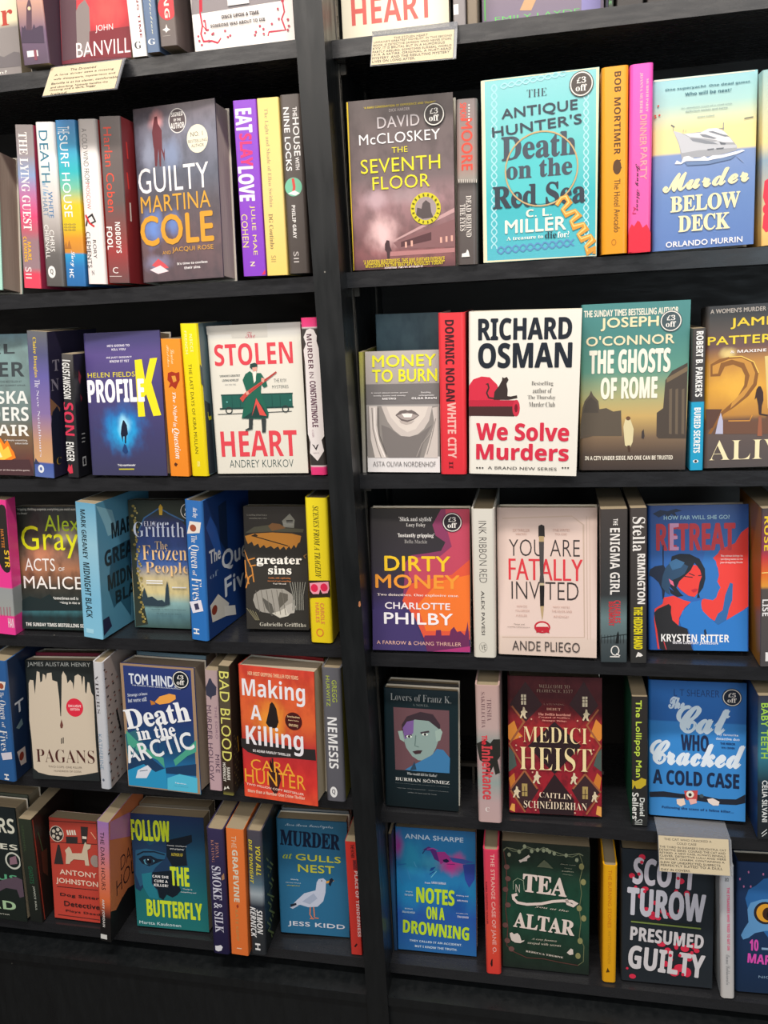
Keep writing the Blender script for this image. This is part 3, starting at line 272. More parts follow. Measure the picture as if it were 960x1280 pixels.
{"n":"hardback","l":"orange-yellow hardback spine with a black beetle-like emblem between two names","k":"s","o":[0.0739,-0.0083,1.4517],"r":[-0.0,0.0125,-0.0158],"w":0.0319,"h":0.2194,"d":0.15,"m":[[0,"e89c20"],[1,"f0a428"]],"i":[["T","b","BOB",150,1902,80,230,1,"5a3c18"],["T","b","MORTIMER",148,1187,79,654,1,"5a3c18"],["E","5a3c20",187,1042,50,88],["L","5a3c20",14,[148,1100,231,1119]],["L","5a3c20",14,[137,1019,243,1031]],["T","g","The Hotel Avocado",151,264,76,637,1,"6a4a20"],["O","c07818",151,144,26,34,9]],"hd":1,"rw":"R1"},
{"n":"hardback","l":"hot pink hardback spine with a red dripping foot, right of the orange-yellow spine","k":"s","o":[0.1071,-0.0082,1.4514],"r":[0.0037,0.0107,-0.0142],"w":0.0275,"h":0.2195,"d":0.15,"m":[[0,"e02840"],[0.1,"e42c48"],[0.13,"f060a8"],[1,"f45cc0"]],"i":[["P","e02840",[2,287,39,353,67,323,109,390,137,373,172,300,221,338,273,235,273,2,2,13]],["T","t","JOANNA MURDER",115,1641,37,452,1,"f8d8c0"],["T","k","DINNER",125,1268,77,351,1,"f8a0a0"],["T","t","MURDER PARTY",191,1647,27,375,1,"f8e0d0"],["T","k","PARTY",135,873,77,372,1,"f8a0a8"],["T","c","Jenny Blane",73,505,59,559,1,"30202c"],["T","k","A.J",45,474,43,86,1,"c02050"]],"hd":1,"rw":"R1"},
{"n":"paperback","l":"large cover with a grey yacht on a blue sea under a yellow sky, cream title","k":"c","o":[0.1387,0.0069,1.452],"r":[0.0715,0.0718,-0.0171],"w":0.1245,"h":0.2053,"d":0.03,"m":[[0,"5a7ab8"],[0.3,"6484bc"],[0.56,"7c94c4"],[0.575,"f0dc98"],[0.7,"ecdc9c"],[0.85,"a8d0cc"],[1,"98ccd4"]],"i":[["L","f0e8d0",23,[14,2043,1212,2050]],["P","a4a6ac",[248,1441,375,1394,706,1401,841,1363,929,1309,1021,1191,1013,1140,846,1112,676,1099,507,1101,362,1062,344,1151,317,1275]],["P","c4c6cc",[248,1441,333,1412,453,1340,674,1258,792,1273,826,1226,1012,1209,1019,1174,810,1176,556,1183,352,1167,317,1292]],["P","dcdce0",[375,1394,571,1389,706,1393,799,1358,929,1303,978,1238,843,1251,766,1284,640,1313,453,1349]],["P","eeeeee",[571,1385,671,1427,773,1424,849,1388,909,1330,807,1352,706,1393]],["P","8c9098",[444,1336,572,1316,741,1260,793,1233,641,1253,487,1297]],["P","868a92",[568,1372,639,1362,775,1307,741,1300,605,1337]],["P","868a92",[668,1393,723,1395,917,1317,875,1315]],["P","6c7078",[809,1263,885,1238,877,1222,824,1227]],["P","6c7078",[662,1187,743,1191,743,1179,666,1173]],["P","6c7078",[768,1189,861,1189,858,1175,774,1176]],["L","8a8e98",9,[849,1388,852,1481]],["L","8a8e98",7,[798,1415,860,1416]],["L","60646c",11,[221,1512,264,1484]],["L","8a8e98",5,[248,1441,244,1498]],["L","8a8e98",5,[367,1409,371,1443]],["L","8a8e98",5,[397,1409,400,1436]],["P","f0f0f4",[267,1044,293,1086,345,1055,378,1121,438,1125,507,1087,575,1091,625,1107,668,1082,727,1106,846,1104,946,1120,1080,1142,1114,1130,1014,1096,847,1069,728,1059,677,1050,541,1059,404,1067,345,1037]],["P","7088b0",[388,1060,677,1047,1014,1088,948,1042,678,1006,422,1013]],["L","90a0c0",7,[1015,1071,1100,993]],["T","b","One superyacht. One dead guest.",149,1905,1018,34,0,"3a6a78"],["T","b","Who will be next?",387,1832,552,40,0,"3a6a78"],["T","b","'An absolute treat of a read with",334,1686,613,14,0,"8aa0a0"],["T","b","delicious twists and turns",394,1642,502,20,0,"8aa0a0"],["T","b","Janice Hallett",534,1563,208,20,0,"8aa0a0"],["L","4a5058",11,[1097,1502,1142,1508,1202,1513]],["T","Q","Murder",125,741,1035,202,0,"f4e8b8",3],["T","S","BELOW",220,463,845,191,0,"f4e8b8"],["T","S","DECK",319,215,627,197,0,"f4e8b8"],["T","k","ORLANDO MURRIN",165,37,940,67,0,"f4f0f0"],["E","d04838",26,1635,13,11],["E","d04838",64,1746,13,11],["E","d04838",78,1636,13,11],["E","d04838",32,1613,13,11]],"pg":"f0e4c0","hd":1,"rw":"R1"},
{"n":"hardback","l":"blue and cream spine splashed with raspberry red blots at the right frame edge","k":"s","o":[0.2706,0.0081,1.4506],"r":[-0.0008,0.0064,-0.0568],"w":0.0268,"h":0.2028,"d":0.13,"m":[[0,"e8b868"],[0.1,"f0c878"],[0.5,"90a8b8"],[0.6,"f0dc98"],[1,"a0c8c8"]],"i":[["P","e83850",[81,1221,81,1235,81,1301,89,1273,120,1322,134,1254,201,1231,189,1126,155,1037,83,1007,84,940,83,1021,83,1034,83,1088,82,1128]],["P","e83850",[32,771,72,793,154,700,142,565,184,394,132,179,51,161,12,222,22,360,62,438,15,582]],["E","e83850",48,439,33,55]],"rw":"R1"},
{"n":"hardback","l":"teal-grey cover with huge cropped grey capitals above orange flames, left frame edge","k":"c","o":[-1.0144,0.0104,1.1694],"r":[-0.0683,0.1716,0.016],"w":0.2107,"h":0.2252,"d":0.035,"m":[[0,"4a3438"],[0.06,"5a3c40"],[0.12,"6a4038"],[0.3,"7a6448"],[0.4,"6c7a78"],[0.7,"7a9494"],[0.9,"82a0a0"],[1,"6a8a98"]],"i":[["T","b","JOËL",789,1896,1050,232,0,"3c4448"],["T","b","DICKER",505,1578,1498,235,0,"3c4448"],["T","g","THE NUMBER ONE BESTSELLER BY",1250,1487,695,32,0,"4a5458"],["T","g","THE TRUTH ABOUT THE HARRY QUEBERT AFFAIR",874,1426,1140,29,0,"4a5458"],["T","b","ALASKA",821,1148,1232,206,0,"e4e8e4"],["T","b","SANDERS",704,877,1347,223,0,"e8eae6"],["T","b","AFFAIR",840,638,1209,178,0,"eceae6"],["T","b","A deeply unsettling,",1573,548,442,34,0,"d8d4d0"],["T","b","brilliant thriller",1775,504,246,29,0,"d8d4d0"],["P","f08020",[654,231,1198,501,1341,373,1423,536,1500,601,1569,505,1628,570,1694,442,1746,378,1778,282,1629,231]],["P","f8c848",[1035,254,1303,372,1418,439,1497,536,1546,408,1641,474,1706,313,1557,253]],["P","f8e8b0",[1410,276,1471,391,1521,294]],["P","4a3034",[267,218,2032,261,2099,2,250,2]],["T","b","A world-class storyteller at the top of his game",950,68,1080,30,0,"d8c8c4"]],"no":[6,"4a4444",0.3],"hd":1,"rw":"L2"},
{"n":"paperback","l":"purple spine fading to orange sunset with a yellow upper name","k":"s","o":[-0.8001,-0.0091,1.1664],"r":[0.027,0.0172,0.1115],"w":0.0332,"h":0.2286,"d":0.15,"m":[[0,"5a70b0"],[0.1,"4a60a8"],[0.11,"d8a878"],[0.25,"c89878"],[0.45,"8a74a8"],[0.7,"6a64a8"],[0.85,"585a80"],[1,"6a6c70"]],"i":[["T","s","Claire Douglas",84,1583,69,611,1,"e8c830"],["T","t","The",90,1425,87,123,1,"e8e4f0"],["T","t","New Neighbours",101,330,52,1058,1,"e8e4f4"],["P","3a4060",[7,203,34,303,66,257,104,212]],["E","e8ecf4",120,135,52,66],["E","5a70b0",120,135,21,30]],"s":[["P","a87858",[2,1408,7,1281,274,1090,263,963,2,1008]],["P","282c40",[2,877,54,1056,191,1133,268,1027,229,187,2,246]],["T","s","T",120,1683,191,171,0,"a8a0b0"],["T","s","N",54,1378,218,183,0,"a8a0b0"],["T","t","C",102,194,132,116,0,"c8a040"]],"sc":"34304a","rw":"L2"},
{"n":"hardback","l":"black narrow spine with white and crimson condensed lettering, beside the purple sunset spine","k":"s","o":[-0.7437,-0.006,1.1644],"r":[0.0137,0.0157,0.1041],"w":0.0188,"h":0.1932,"d":0.15,"m":[[0,"242428"],[0.8,"2a2a2c"],[1,"5a5654"]],"i":[["T","b","GUSTAWSSON",10,1245,121,555,1,"f0f0ee"],["T","b","SON",-21,670,180,520,1,"d83858"],["T","b","ENGER",-4,258,140,309,1,"f0f0ee"],["P","d83850",[3,110,33,210,54,164,85,215,97,70,41,55]],["P","d8d8d8",[19,1822,151,1822,151,1843,19,1843]]],"s":[["P","8a2838",[156,1684,217,1586,176,1465,136,1531]],["P","702030",[162,1311,226,1241,179,1184]],["P","c8c8c8",[139,158,246,158,246,310,139,310]],["P","1a1a20",[161,179,224,179,224,283,161,283]],["L","b0b0b0",18,[150,680,245,677]],["L","b0b0b0",18,[143,610,239,607]],["L","b0b0b0",18,[138,553,233,550]]],"sc":"1a1a20","rw":"L2"},
{"n":"hardback","l":"violet hardback with a big yellow letter over a small figure in a glowing blue doorway","k":"c","o":[-0.7068,0.0016,1.165],"r":[-0.078,0.1406,-0.0],"w":0.1354,"h":0.2209,"d":0.035,"m":[[0,"3a3a5a"],[0.3,"3e3c68"],[0.6,"4c4478"],[0.85,"5a4c88"],[0.93,"4a4478"],[1,"403c68"]],"i":[["T","b","HE'S GOING TO",432,1986,394,33,0,"e8e4f0"],["T","b","KILL YOU",508,1929,244,33,0,"e8e4f0"],["T","b","HE JUST DOESN'T",407,1805,447,33,0,"e8e4f0"],["T","b","KNOW IT YET",463,1748,343,37,0,"e8e4f0"],["P","f0e020",[902,1776,1026,1784,1065,1469,1167,1791,1295,1799,1171,1430,1311,930,1175,920,1071,1251,1017,1197,1032,916,909,911]],["T","g","HELEN FIELDS",54,1527,838,75,0,"e8d830"],["T","x","PROFILE",41,1142,993,347,0,"f4f2f8"],["P","0c1830",[583,649,605,773,637,859,657,859,698,787,710,648,681,617,668,508,647,499,647,611,621,611,609,524]],["P","1a3a70",[594,383,634,493,665,474,698,368,646,336]],["T","b","\"Truly unputdownable\"",493,136,323,43,0,"f0f0f4"],["L","c8c030",18,[515,97,787,99]]],"bl":[[0.46,0.336,0.362,0.226,"1878c8",0.95],[0.462,0.308,0.23,0.155,"28b0e8",0.95],[0.476,0.35,0.109,0.098,"b8f0ff",0.9]],"hd":1,"rw":"L2"},  # ramp darkens at the top: shelf shadow put into the cover colour
{"n":"paperback","l":"orange spine with a red bird blot and flowing white script title","k":"s","o":[-0.5683,-0.0044,1.1637],"r":[0.006,0.0165,0.0469],"w":0.0307,"h":0.2083,"d":0.13,"m":[[0,"f08c28"],[1,"f4982c"]],"i":[["T","c","Louise",148,1714,58,219,1,"f8e0b0"],["T","c","Fletcher",90,1669,37,322,1,"f8e0b0"],["P","a83018",[83,1580,147,1602,208,1582,266,1597,264,1478,228,1418,191,1343,131,1387,78,1356,109,1432,68,1476]],["P","e8a040",[136,1536,199,1543,215,1463,160,1441]],["T","i","The Night",118,850,68,447,1,"fbf4e8"],["T","i","in",108,770,66,66,1,"fbf4e8"],["T","i","Question",82,272,119,477,1,"fbf4e8"],["P","5a2c18",[78,190,99,216,137,192,107,153,83,165]]],"rw":"L2"},
{"n":"hardback","l":"bright yellow tall spine with thin dark capitals, right of the orange script spine","k":"s","o":[-0.5338,-0.0037,1.1632],"r":[0.0035,0.0157,0.0323],"w":0.0278,"h":0.229,"d":0.14,"m":[[0,"e8d010"],[1,"f4e418"]],"i":[["T","b","NICCI",149,1878,43,261,1,"f8f0a0"],["T","b","FRENCH",70,1850,39,334,1,"f8f0a0"],["T","g","THE LAST DAYS OF KIRA MULLAN",96,351,51,1353,1,"6a5c10"],["T","g","S",115,142,40,93,1,"f8f0a0"]],"s":[["P","40505a",[2,1707,71,1638,103,1338,2,1413]],["P","303840",[69,1161,268,1076,282,2,29,28]],["T","g","J",159,838,122,135,1,"d8d020"]],"sc":"5a7078","hd":1,"rw":"L2"},
{"n":"hardback","l":"cream cover with a green-coated figure holding a rifle before a green railway wagon","k":"c","o":[-0.4979,0.0108,1.1628],"r":[-0.0104,0.0827,0.0006],"w":0.1481,"h":0.2234,"d":0.032,"m":[[0,"dcd8cc"],[0.9,"e4e0d4"],[0.93,"d0cec8"],[1,"ccc8c4"]],"i":[["P","c8c4bc",[5,2232,971,2230,967,2036,406,2039,395,2104,11,2106]],["T","c","The",621,2031,152,92,0,"b86870"],["T","b","STOLEN",105,1638,1236,323,0,"dc4450"],["T","b","HEART",105,263,1225,391,0,"dc4450"],["T","n","ANDREY KURKOV",224,93,1030,119,0,"2a4848"],["T","b","'UKRAINE'S GREATEST",163,1474,331,31,0,"5a6060"],["T","b","LIVING NOVELIST",202,1407,267,33,0,"5a6060"],["T","g","NEW YORK TIMES",243,1346,176,25,0,"a0a0a0"],["T","n","THE KYIV",1023,1370,198,53,0,"505858"],["T","n","MYSTERIES",992,1282,254,46,0,"505858"],["P","1a5a50",[170,1198,1301,1202,1295,1007,171,1010]],["L","12403c",19,[164,1204,1307,1202]],["L","12403c",23,[131,999,1307,1001]],["L","30383c",10,[92,915,1278,936]],["L","12403c",6,[341,1199,337,1012]],["L","12403c",6,[470,1196,466,1009]],["L","12403c",6,[979,1182,976,997]],["L","12403c",6,[1105,1178,1103,994]],["O","303838",279,971,49,45,16],["O","303838",1180,974,47,45,16],["E","58a098",256,1099,16,15],["E","58a098",1264,1103,16,15],["P","20403c",[670,1653,744,1671,783,1643,773,1597,690,1579,659,1601]],["P","e0a090",[697,1599,774,1608,764,1550,712,1540]],["P","18604e",[583,1508,656,1550,692,1520,706,1356,765,1517,828,1515,905,1395,919,1320,860,1298,826,1352,808,1234,911,917,900,848,764,830,476,846,514,1002,598,1195,552,1346,532,1421]],["P","143c38",[489,845,644,939,723,1147,840,994,900,848]],["P","d85048",[639,872,729,1147,879,873,769,891,723,1057]],["P","f0ece0",[702,1534,757,1547,740,1400,713,1371]],["P","c84840",[466,1148,570,1241,1065,1528,1080,1516,665,1238,557,1151,511,1092]],["L","a83c38",16,[566,1196,1071,1528]],["P","e0a090",[833,1447,885,1434,866,1375,828,1388]],["P","e0a090",[570,1241,609,1252,625,1209,579,1193]],["P","30383a",[592,843,656,842,638,681,527,656,522,675,582,704]],["P","30383a",[791,839,867,837,847,632,789,627,793,694]]],"hd":1,"rw":"L2"},  # grey band along the top paints the shade of the shelf above
{"n":"hardback","l":"white ornate spine with bright pink end bands against the centre upright","k":"s","o":[-0.3432,-0.003,1.1624],"r":[0.0033,0.0151,0.01],"w":0.0254,"h":0.2291,"d":0.14,"m":[[0,"e83878"],[0.05,"ea3c80"],[0.06,"e8e0e0"],[0.065,"3a3634"],[0.93,"45403e"],[0.94,"e8e0e0"],[0.945,"ec4888"],[1,"e83878"]],"i":[["P","ece4e2",[138,2139,190,2121,231,2030,221,1960,252,1846,252,1634,252,586,207,527,234,362,126,212,16,333,34,499,5,619,32,1640,22,1840,63,1923,34,2022,83,2119]],["T","b","MURDER",79,1565,74,497,1,"5a3040"],["T","g","IN",84,1437,66,88,1,"5a3040"],["T","x","CONSTANTINOPLE",82,721,89,674,1,"6a4858"],["T","g","A.E. GOLDIN",70,573,29,111,1,"b09098"],["P","3a3436",[56,469,92,450,108,408,135,456,161,468,117,372]],["T","n","VERVE",62,324,97,17,0,"8a7a80"]],"hd":1,"rw":"L2"},
{"n":"paperback","l":"thin pale yellow and grey book edge wedged against the upright beside the masked face cover","k":"s","o":[-0.267,0.0151,1.1613],"r":[-0.0001,-0.0,0.0286],"w":0.006,"h":0.1777,"d":0.12,"m":[[0,"a09c98"],[0.6,"8c8a70"],[1,"b0ac50"]],"i":[],"rw":"R2"},
{"n":"paperback","l":"plain petrol blue book top rising behind the half-face cover","k":"c","o":[-0.2517,0.075,1.1633],"r":[-0.0436,0.0349,0.0143],"w":0.1022,"h":0.2258,"d":0.02,"m":[[0,"34505e"],[1,"4a6470"]],"i":[],"no":[5,"2c4454",0.6],"rw":"R2"},
{"n":"paperback","l":"small grey cover with a cropped half face and pale yellow title lettering","k":"c","o":[-0.2575,0.0071,1.1638],"r":[-0.0506,0.1045,0.0074],"w":0.1094,"h":0.1758,"d":0.018,"m":[[0,"e0dcdc"],[0.13,"e0dcdc"],[0.135,"8a8684"],[0.56,"a09c9a"],[0.565,"706c6c"],[0.73,"747070"],[0.735,"a8a09c"],[1,"b8b0ac"]],"i":[["P","8c8682",[30,972,1074,959,1066,216,11,212]],["P","c8beb8",[235,969,991,960,942,755,864,633,771,556,647,522,523,534,415,619,324,744,279,853]],["P","d8cec6",[313,961,929,953,882,816,741,633,617,587,494,666,372,806]],["P","6c6260",[443,836,514,897,591,914,630,899,684,910,745,879,798,829,712,764,620,734,527,758]],["P","a89c98",[467,833,622,873,783,830,712,780,620,760,535,781]],["P","eee8e4",[537,858,699,856,682,803,574,804]],["P","b8aca6",[496,766,620,734,728,756,681,711,603,696,526,719]],["P","787270",[228,698,353,651,508,534,663,522,801,564,987,693,862,478,796,215,328,213,254,402]],["P","d4cac4",[46,972,172,970,158,699,192,480,297,213,122,212,65,480]],["P","c8beb8",[990,937,1074,951,1066,216,859,215,955,509,1018,723]],["L","8c8480",15,[93,948,102,637,158,386,218,213]],["L","f0e8e4",13,[133,947,133,637,190,417,273,229]],["L","8c8480",12,[1041,784,986,540,906,262]],["L","5c5654",11,[187,947,194,558,298,260]],["L","a09894",12,[986,601,831,417,751,230]],["T","k","MONEY",118,1533,932,164,0,"e8e428"],["T","k","TO BURN",112,1318,953,175,0,"e8e428"],["T","b","A novel about crime, greed,",84,1149,558,21,0,"e0dcdc"],["T","b","family, desire and money",120,1107,482,22,0,"e0dcdc"],["T","b","METRO",254,1062,205,27,0,"f0ecec"],["T","b","Dazzling,",830,1143,149,27,0,"e0dcdc"],["T","b","unforgettable",799,1102,221,26,0,"e0dcdc"],["T","b","OLGA RAVN",691,1062,367,30,0,"f0ecec"],["T","n","ASTA OLIVIA NORDENHOF",90,83,943,75,0,"4a4646"]],"rw":"R2"},
{"n":"hardback","l":"scarlet hardback spine with black then white block capitals","k":"s","o":[-0.1463,-0.0054,1.162],"r":[0.0012,0.0021,0.0164],"w":0.0375,"h":0.2267,"d":0.14,"m":[[0,"e03440"],[1,"ea4048"]],"i":[["T","x","DOMINIC NOLAN",97,1054,122,1115,1,"401820"],["T","x","WHITE CITY",113,238,119,797,1,"f0b8b0"],["T","b","II",123,85,59,101,1,"601820"]],"sc":"8a2028","hd":1,"rw":"R2"},
{"n":"hardback","l":"white hardback with a black cat sitting on a red chaise and a red bottom title","k":"c","o":[-0.1051,-0.0138,1.1646],"r":[-0.0552,0.0,0.0237],"w":0.1493,"h":0.2241,"d":0.04,"m":[[0,"eeeae0"],[1,"f0ece2"]],"i":[["P","d83048",[8,1248,66,1333,181,1373,295,1361,396,1261,434,1133,434,1047,2,1046]],["P","c02840",[2,1046,682,1047,692,962,2,958]],["P","4a2c2c",[2,958,641,961,637,823,2,827]],["E","d03048",658,938,51,115],["E","7a1828",658,938,23,58],["P","3a2e2c",[348,1052,359,1161,424,1247,461,1318,466,1366,489,1349,528,1366,551,1326,523,1275,541,1190,537,1104,582,1099,667,1116,673,1076,554,1053]],["L","3a2e2c",20,[360,1070,282,1081,253,1147,282,1219,267,1276,244,1262]],["T","x","RICHARD",140,1862,1231,282,0,"1c2430"],["T","x","OSMAN",140,1489,1241,327,0,"1c2430"],["T","t","Bestselling",862,1235,287,72,0,"3a3634"],["T","t","author of",880,1145,254,68,0,"3a3634"],["T","t","The Thursday",813,1049,375,67,0,"3a3634"],["T","t","Murder Club",832,958,348,67,0,"3a3634"],["T","x","We Solve",112,490,1264,247,0,"d8304a"],["T","x","Murders",112,211,1267,230,0,"d8304a"],["T","g","A BRAND NEW SERIES",272,71,954,43,0,"3a3432"],["T","b","•••",106,77,107,22,0,"3a3432"],["T","b","•••",1294,105,99,21,0,"3a3432"]],"pg":"e8dcc0","hd":1,"rw":"R2"},
{"n":"hardback","l":"teal dusk cover with a walking woman before a dome and a colonnade, white title","k":"c","o":[0.0495,0.0003,1.1643],"r":[-0.0125,0.0836,0.0022],"w":0.1403,"h":0.2258,"d":0.035,"m":[[0,"3e3430"],[0.1,"54463c"],[0.2,"7c6650"],[0.33,"c8a868"],[0.45,"a8a878"],[0.6,"5c9484"],[0.8,"488480"],[1,"4a8888"]],"i":[["P","5a5044",[2,612,29,869,58,964,119,1043,142,1106,171,1041,241,960,257,848,348,862,440,812,545,825,561,472,2,481]],["P","4c443c",[39,804,74,948,143,1020,220,944,247,800]],["P","4a4038",[1016,465,1013,783,1094,844,1112,1219,1196,1341,1389,1442,1401,427,1046,433]],["P","6a5c4c",[1178,495,1166,1093,1201,1108,1214,488]],["P","6a5c4c",[1258,493,1245,1091,1279,1106,1293,486]],["P","6a5c4c",[1339,492,1326,1089,1360,1103,1375,485]],["P","7a6850",[1127,1244,1391,1396,1393,1334,1129,1182]],["P","5c5044",[2,481,140,512,172,479,2,442]],["P","d8cca0",[579,601,599,696,628,734,658,734,683,663,716,566,707,390,673,309,605,343,591,472]],["E","6a4a34",640,715,30,29],["P","4a3428",[636,342,675,342,674,251,649,251]],["P","3c3434",[820,443,824,532,847,564,861,468,850,429]],["T","k","THE SUNDAY TIMES BESTSELLING AUTHOR",37,2090,1215,85,0,"e8e4d4"],["T","k","JOSEPH",260,1901,742,166,0,"eaddb4"],["T","k","O'CONNOR",71,1704,1139,126,0,"ecdcb8"],["T","x","THE GHOSTS",118,1332,1046,311,0,"f0ecdc"],["T","x","OF ROME",274,985,732,285,0,"f0ecdc"],["T","b","IN A CITY UNDER SIEGE, NO ONE CAN BE TRUSTED",71,133,1166,66,0,"f0e8d8"]],"st":[1160,1996,141,"£3","46565c"],"hd":1,"rw":"R2"},
{"n":"paperback","l":"narrow spine, dark upper half and cyan lower half, with white capitals","k":"s","o":[0.1958,-0.0029,1.163],"r":[0.0,0.015,-0.0228],"w":0.0169,"h":0.1895,"d":0.13,"m":[[0,"20a0cc"],[0.49,"20a4d0"],[0.495,"3c3a3c"],[1,"4a4644"]],"i":[["T","x","ROBERT B. PARKER'S",49,1002,86,854,1,"f0f0ee"],["T","x","BURIED SECRETS",41,243,82,612,1,"f0f4f4"],["E","f0f4f8",73,126,36,23],["E","282828",73,126,18,19]],"rw":"R2"},
{"n":"hardback","l":"dark gold-lit cover with a giant bronze numeral and a running silhouette, right frame edge","k":"c","o":[0.2142,0.0,1.1651],"r":[0.0131,0.0998,-0.015],"w":0.1407,"h":0.2148,"d":0.04,"m":[[0,"4c4240"],[0.2,"5a4a44"],[0.3,"6a4830"],[0.33,"b88030"],[0.5,"dca030"],[0.65,"c08838"],[0.75,"6a4a44"],[0.85,"504640"],[0.95,"303030"],[1,"2c2c2e"]],"i":[["P","8a5a28",[67,1393,177,1459,297,1480,451,1480,606,1400,669,1253,648,1092,548,952,379,814,242,728,89,466,46,468,206,748,411,940,494,1100,501,1226,454,1327,350,1378,247,1356,189,1233,68,1233]],["P","c89040",[91,1374,297,1453,451,1459,572,1393,627,1256,605,1113,497,955,327,798,343,870,528,1080,559,1223,487,1389,332,1442,195,1404,162,1270,93,1265]],["L","f0c860",12,[297,1480,451,1480,606,1400,669,1253]],["P","5a3c30",[13,802,223,793,105,549,35,524]],["P","6c4a38",[243,636,763,615,827,776,870,436,106,465]],["L","d0903c",14,[304,633,573,626,603,698]],["P","e0c880",[740,1464,842,1477,861,775,793,778]],["P","3a2420",[649,1038,674,1077,700,1075,732,998,738,889,720,817,717,708,685,709,675,819,652,929,627,903]],["L","3a2420",21,[692,709,795,686]],["P","9a5c40",[684,682,718,681,733,414,673,416]],["P","b8b8d0",[141,464,173,639,206,748,235,636,238,460]],["T","k","A WOMEN'S MURDER CLUB THRILLER",55,2052,1200,57,0,"b0a8a0"],["T","k","JAMES",310,1841,651,136,0,"e8c838"],["T","k","PATTERSON",28,1644,1255,107,0,"ecd038"],["T","b","& MAXINE PAETRO",310,1527,831,39,0,"f0e8e4"],["T","t","ALIVE",62,102,1218,273,0,"f4e4b8"]],"bl":[[0.21,0.71,0.098,0.05,"f8e090",0.7],[0.29,0.506,0.244,0.136,"f0b840",0.6]],"hd":1,"rw":"R2"},
{"n":"paperback","l":"rounded pink spine with a black oval and a silver band at the left frame edge","k":"s","o":[-0.9322,-0.0046,0.8885],"r":[0.0282,0.0253,0.0982],"w":0.0384,"h":0.2404,"d":0.026,"m":[[0,"f0409a"],[0.14,"f03c94"],[0.15,"a0a4a0"],[0.35,"9a9ea0"],[0.36,"f04098"],[1,"e83c90"]],"i":[["E","2c2826",314,1729,183,598],["T","b","HATTIE",255,1571,54,327,1,"c87830"],["T","b","STR",291,1224,93,309,1,"e8c030"],["T","b","HAN",266,134,106,173,0,"f0e0e8"],["L","a86878",15,[80,322,83,488]],["L","a86878",15,[141,329,143,495]],["L","a86878",15,[201,336,203,501]],["L","a86878",15,[262,343,264,508]],["L","a86878",15,[314,349,316,514]]],"rw":"L3"},
{"n":"paperback","l":"dark stormy cover with thin neon yellow author name and white title","k":"c","o":[-0.8938,0.0154,0.889],"r":[-0.0073,0.167,-0.0],"w":0.1233,"h":0.2138,"d":0.03,"m":[[0,"20302e"],[0.1,"1c3438"],[0.15,"3c7078"],[0.2,"1c2e30"],[0.35,"403c34"],[0.5,"b07858"],[0.6,"8a6a5a"],[0.7,"4c463e"],[1,"262c2c"]],"i":[["T","b","\"Gripping, thrilling suspense, everything you could want in",56,2060,1175,55,0,"b8b8b0"],["T","b","the finale\"",58,2004,200,34,0,"b8b8b0"],["T","g","Alex",570,1713,654,278,0,"a8c020"],["T","g","Gray",105,1253,1091,557,0,"e0e020"],["T","g","ACTS",143,1024,579,221,0,"f0ece8"],["T","g","OF",788,1028,113,67,0,"f0ece8"],["T","g","MALICE",100,715,1118,221,0,"f4f0ec"],["T","b","Sometimes evil is",651,532,480,51,0,"e8e8e4"],["T","b","waiting in the w",722,449,438,51,0,"e8e8e4"],["T","b","THE SUNDAY TIMES BESTSELLING SE",86,52,1113,62,0,"f0f0ec"],["P","1c2a2c",[42,504,195,579,404,531,584,623,682,521,918,422,1229,448,1231,354,35,319]]],"bl":[[0.778,0.765,0.249,0.097,"d0c0a8",0.6],[0.426,0.617,0.336,0.098,"e89870",0.6]],"no":[7,"1c1c1a",0.5],"rw":"L3"},
{"n":"paperback","l":"pale icy blue spine with its blue front cover lettered in black showing on the right","k":"s","o":[-0.7576,-0.0131,0.8914],"r":[-0.1047,0.0272,0.0865],"w":0.0375,"h":0.2337,"d":0.15,"m":[[0,"88c8e4"],[0.3,"80c0e0"],[0.7,"98c8dc"],[1,"6aa8c8"]],"i":[["T","b","MARK GREANEY",92,1392,91,833,1,"1c3038"],["T","b","MIDNIGHT BLACK",83,362,120,965,1,"1c3038"],["P","a8dcf0",[64,83,206,83,206,161,64,161]]],"s":[["P","8cc0d0",[29,2299,435,2132,565,1718,291,1725,205,1954]],["P","2e6078",[379,1492,921,1511,809,110,519,517,342,437,212,843]],["P","2a2a4a",[32,341,196,349,261,142,33,54]],["T","x","MARK",391,1654,752,261,0,"1a2c34"],["T","x","GREANEY",168,1221,1373,268,0,"1a2c34"],["T","x","MIDNIGHT",217,790,1357,270,0,"1a2c34"],["T","x","BLACK",405,492,956,223,0,"1a2c34"]],"sc":"5a98b4","rw":"L3"},
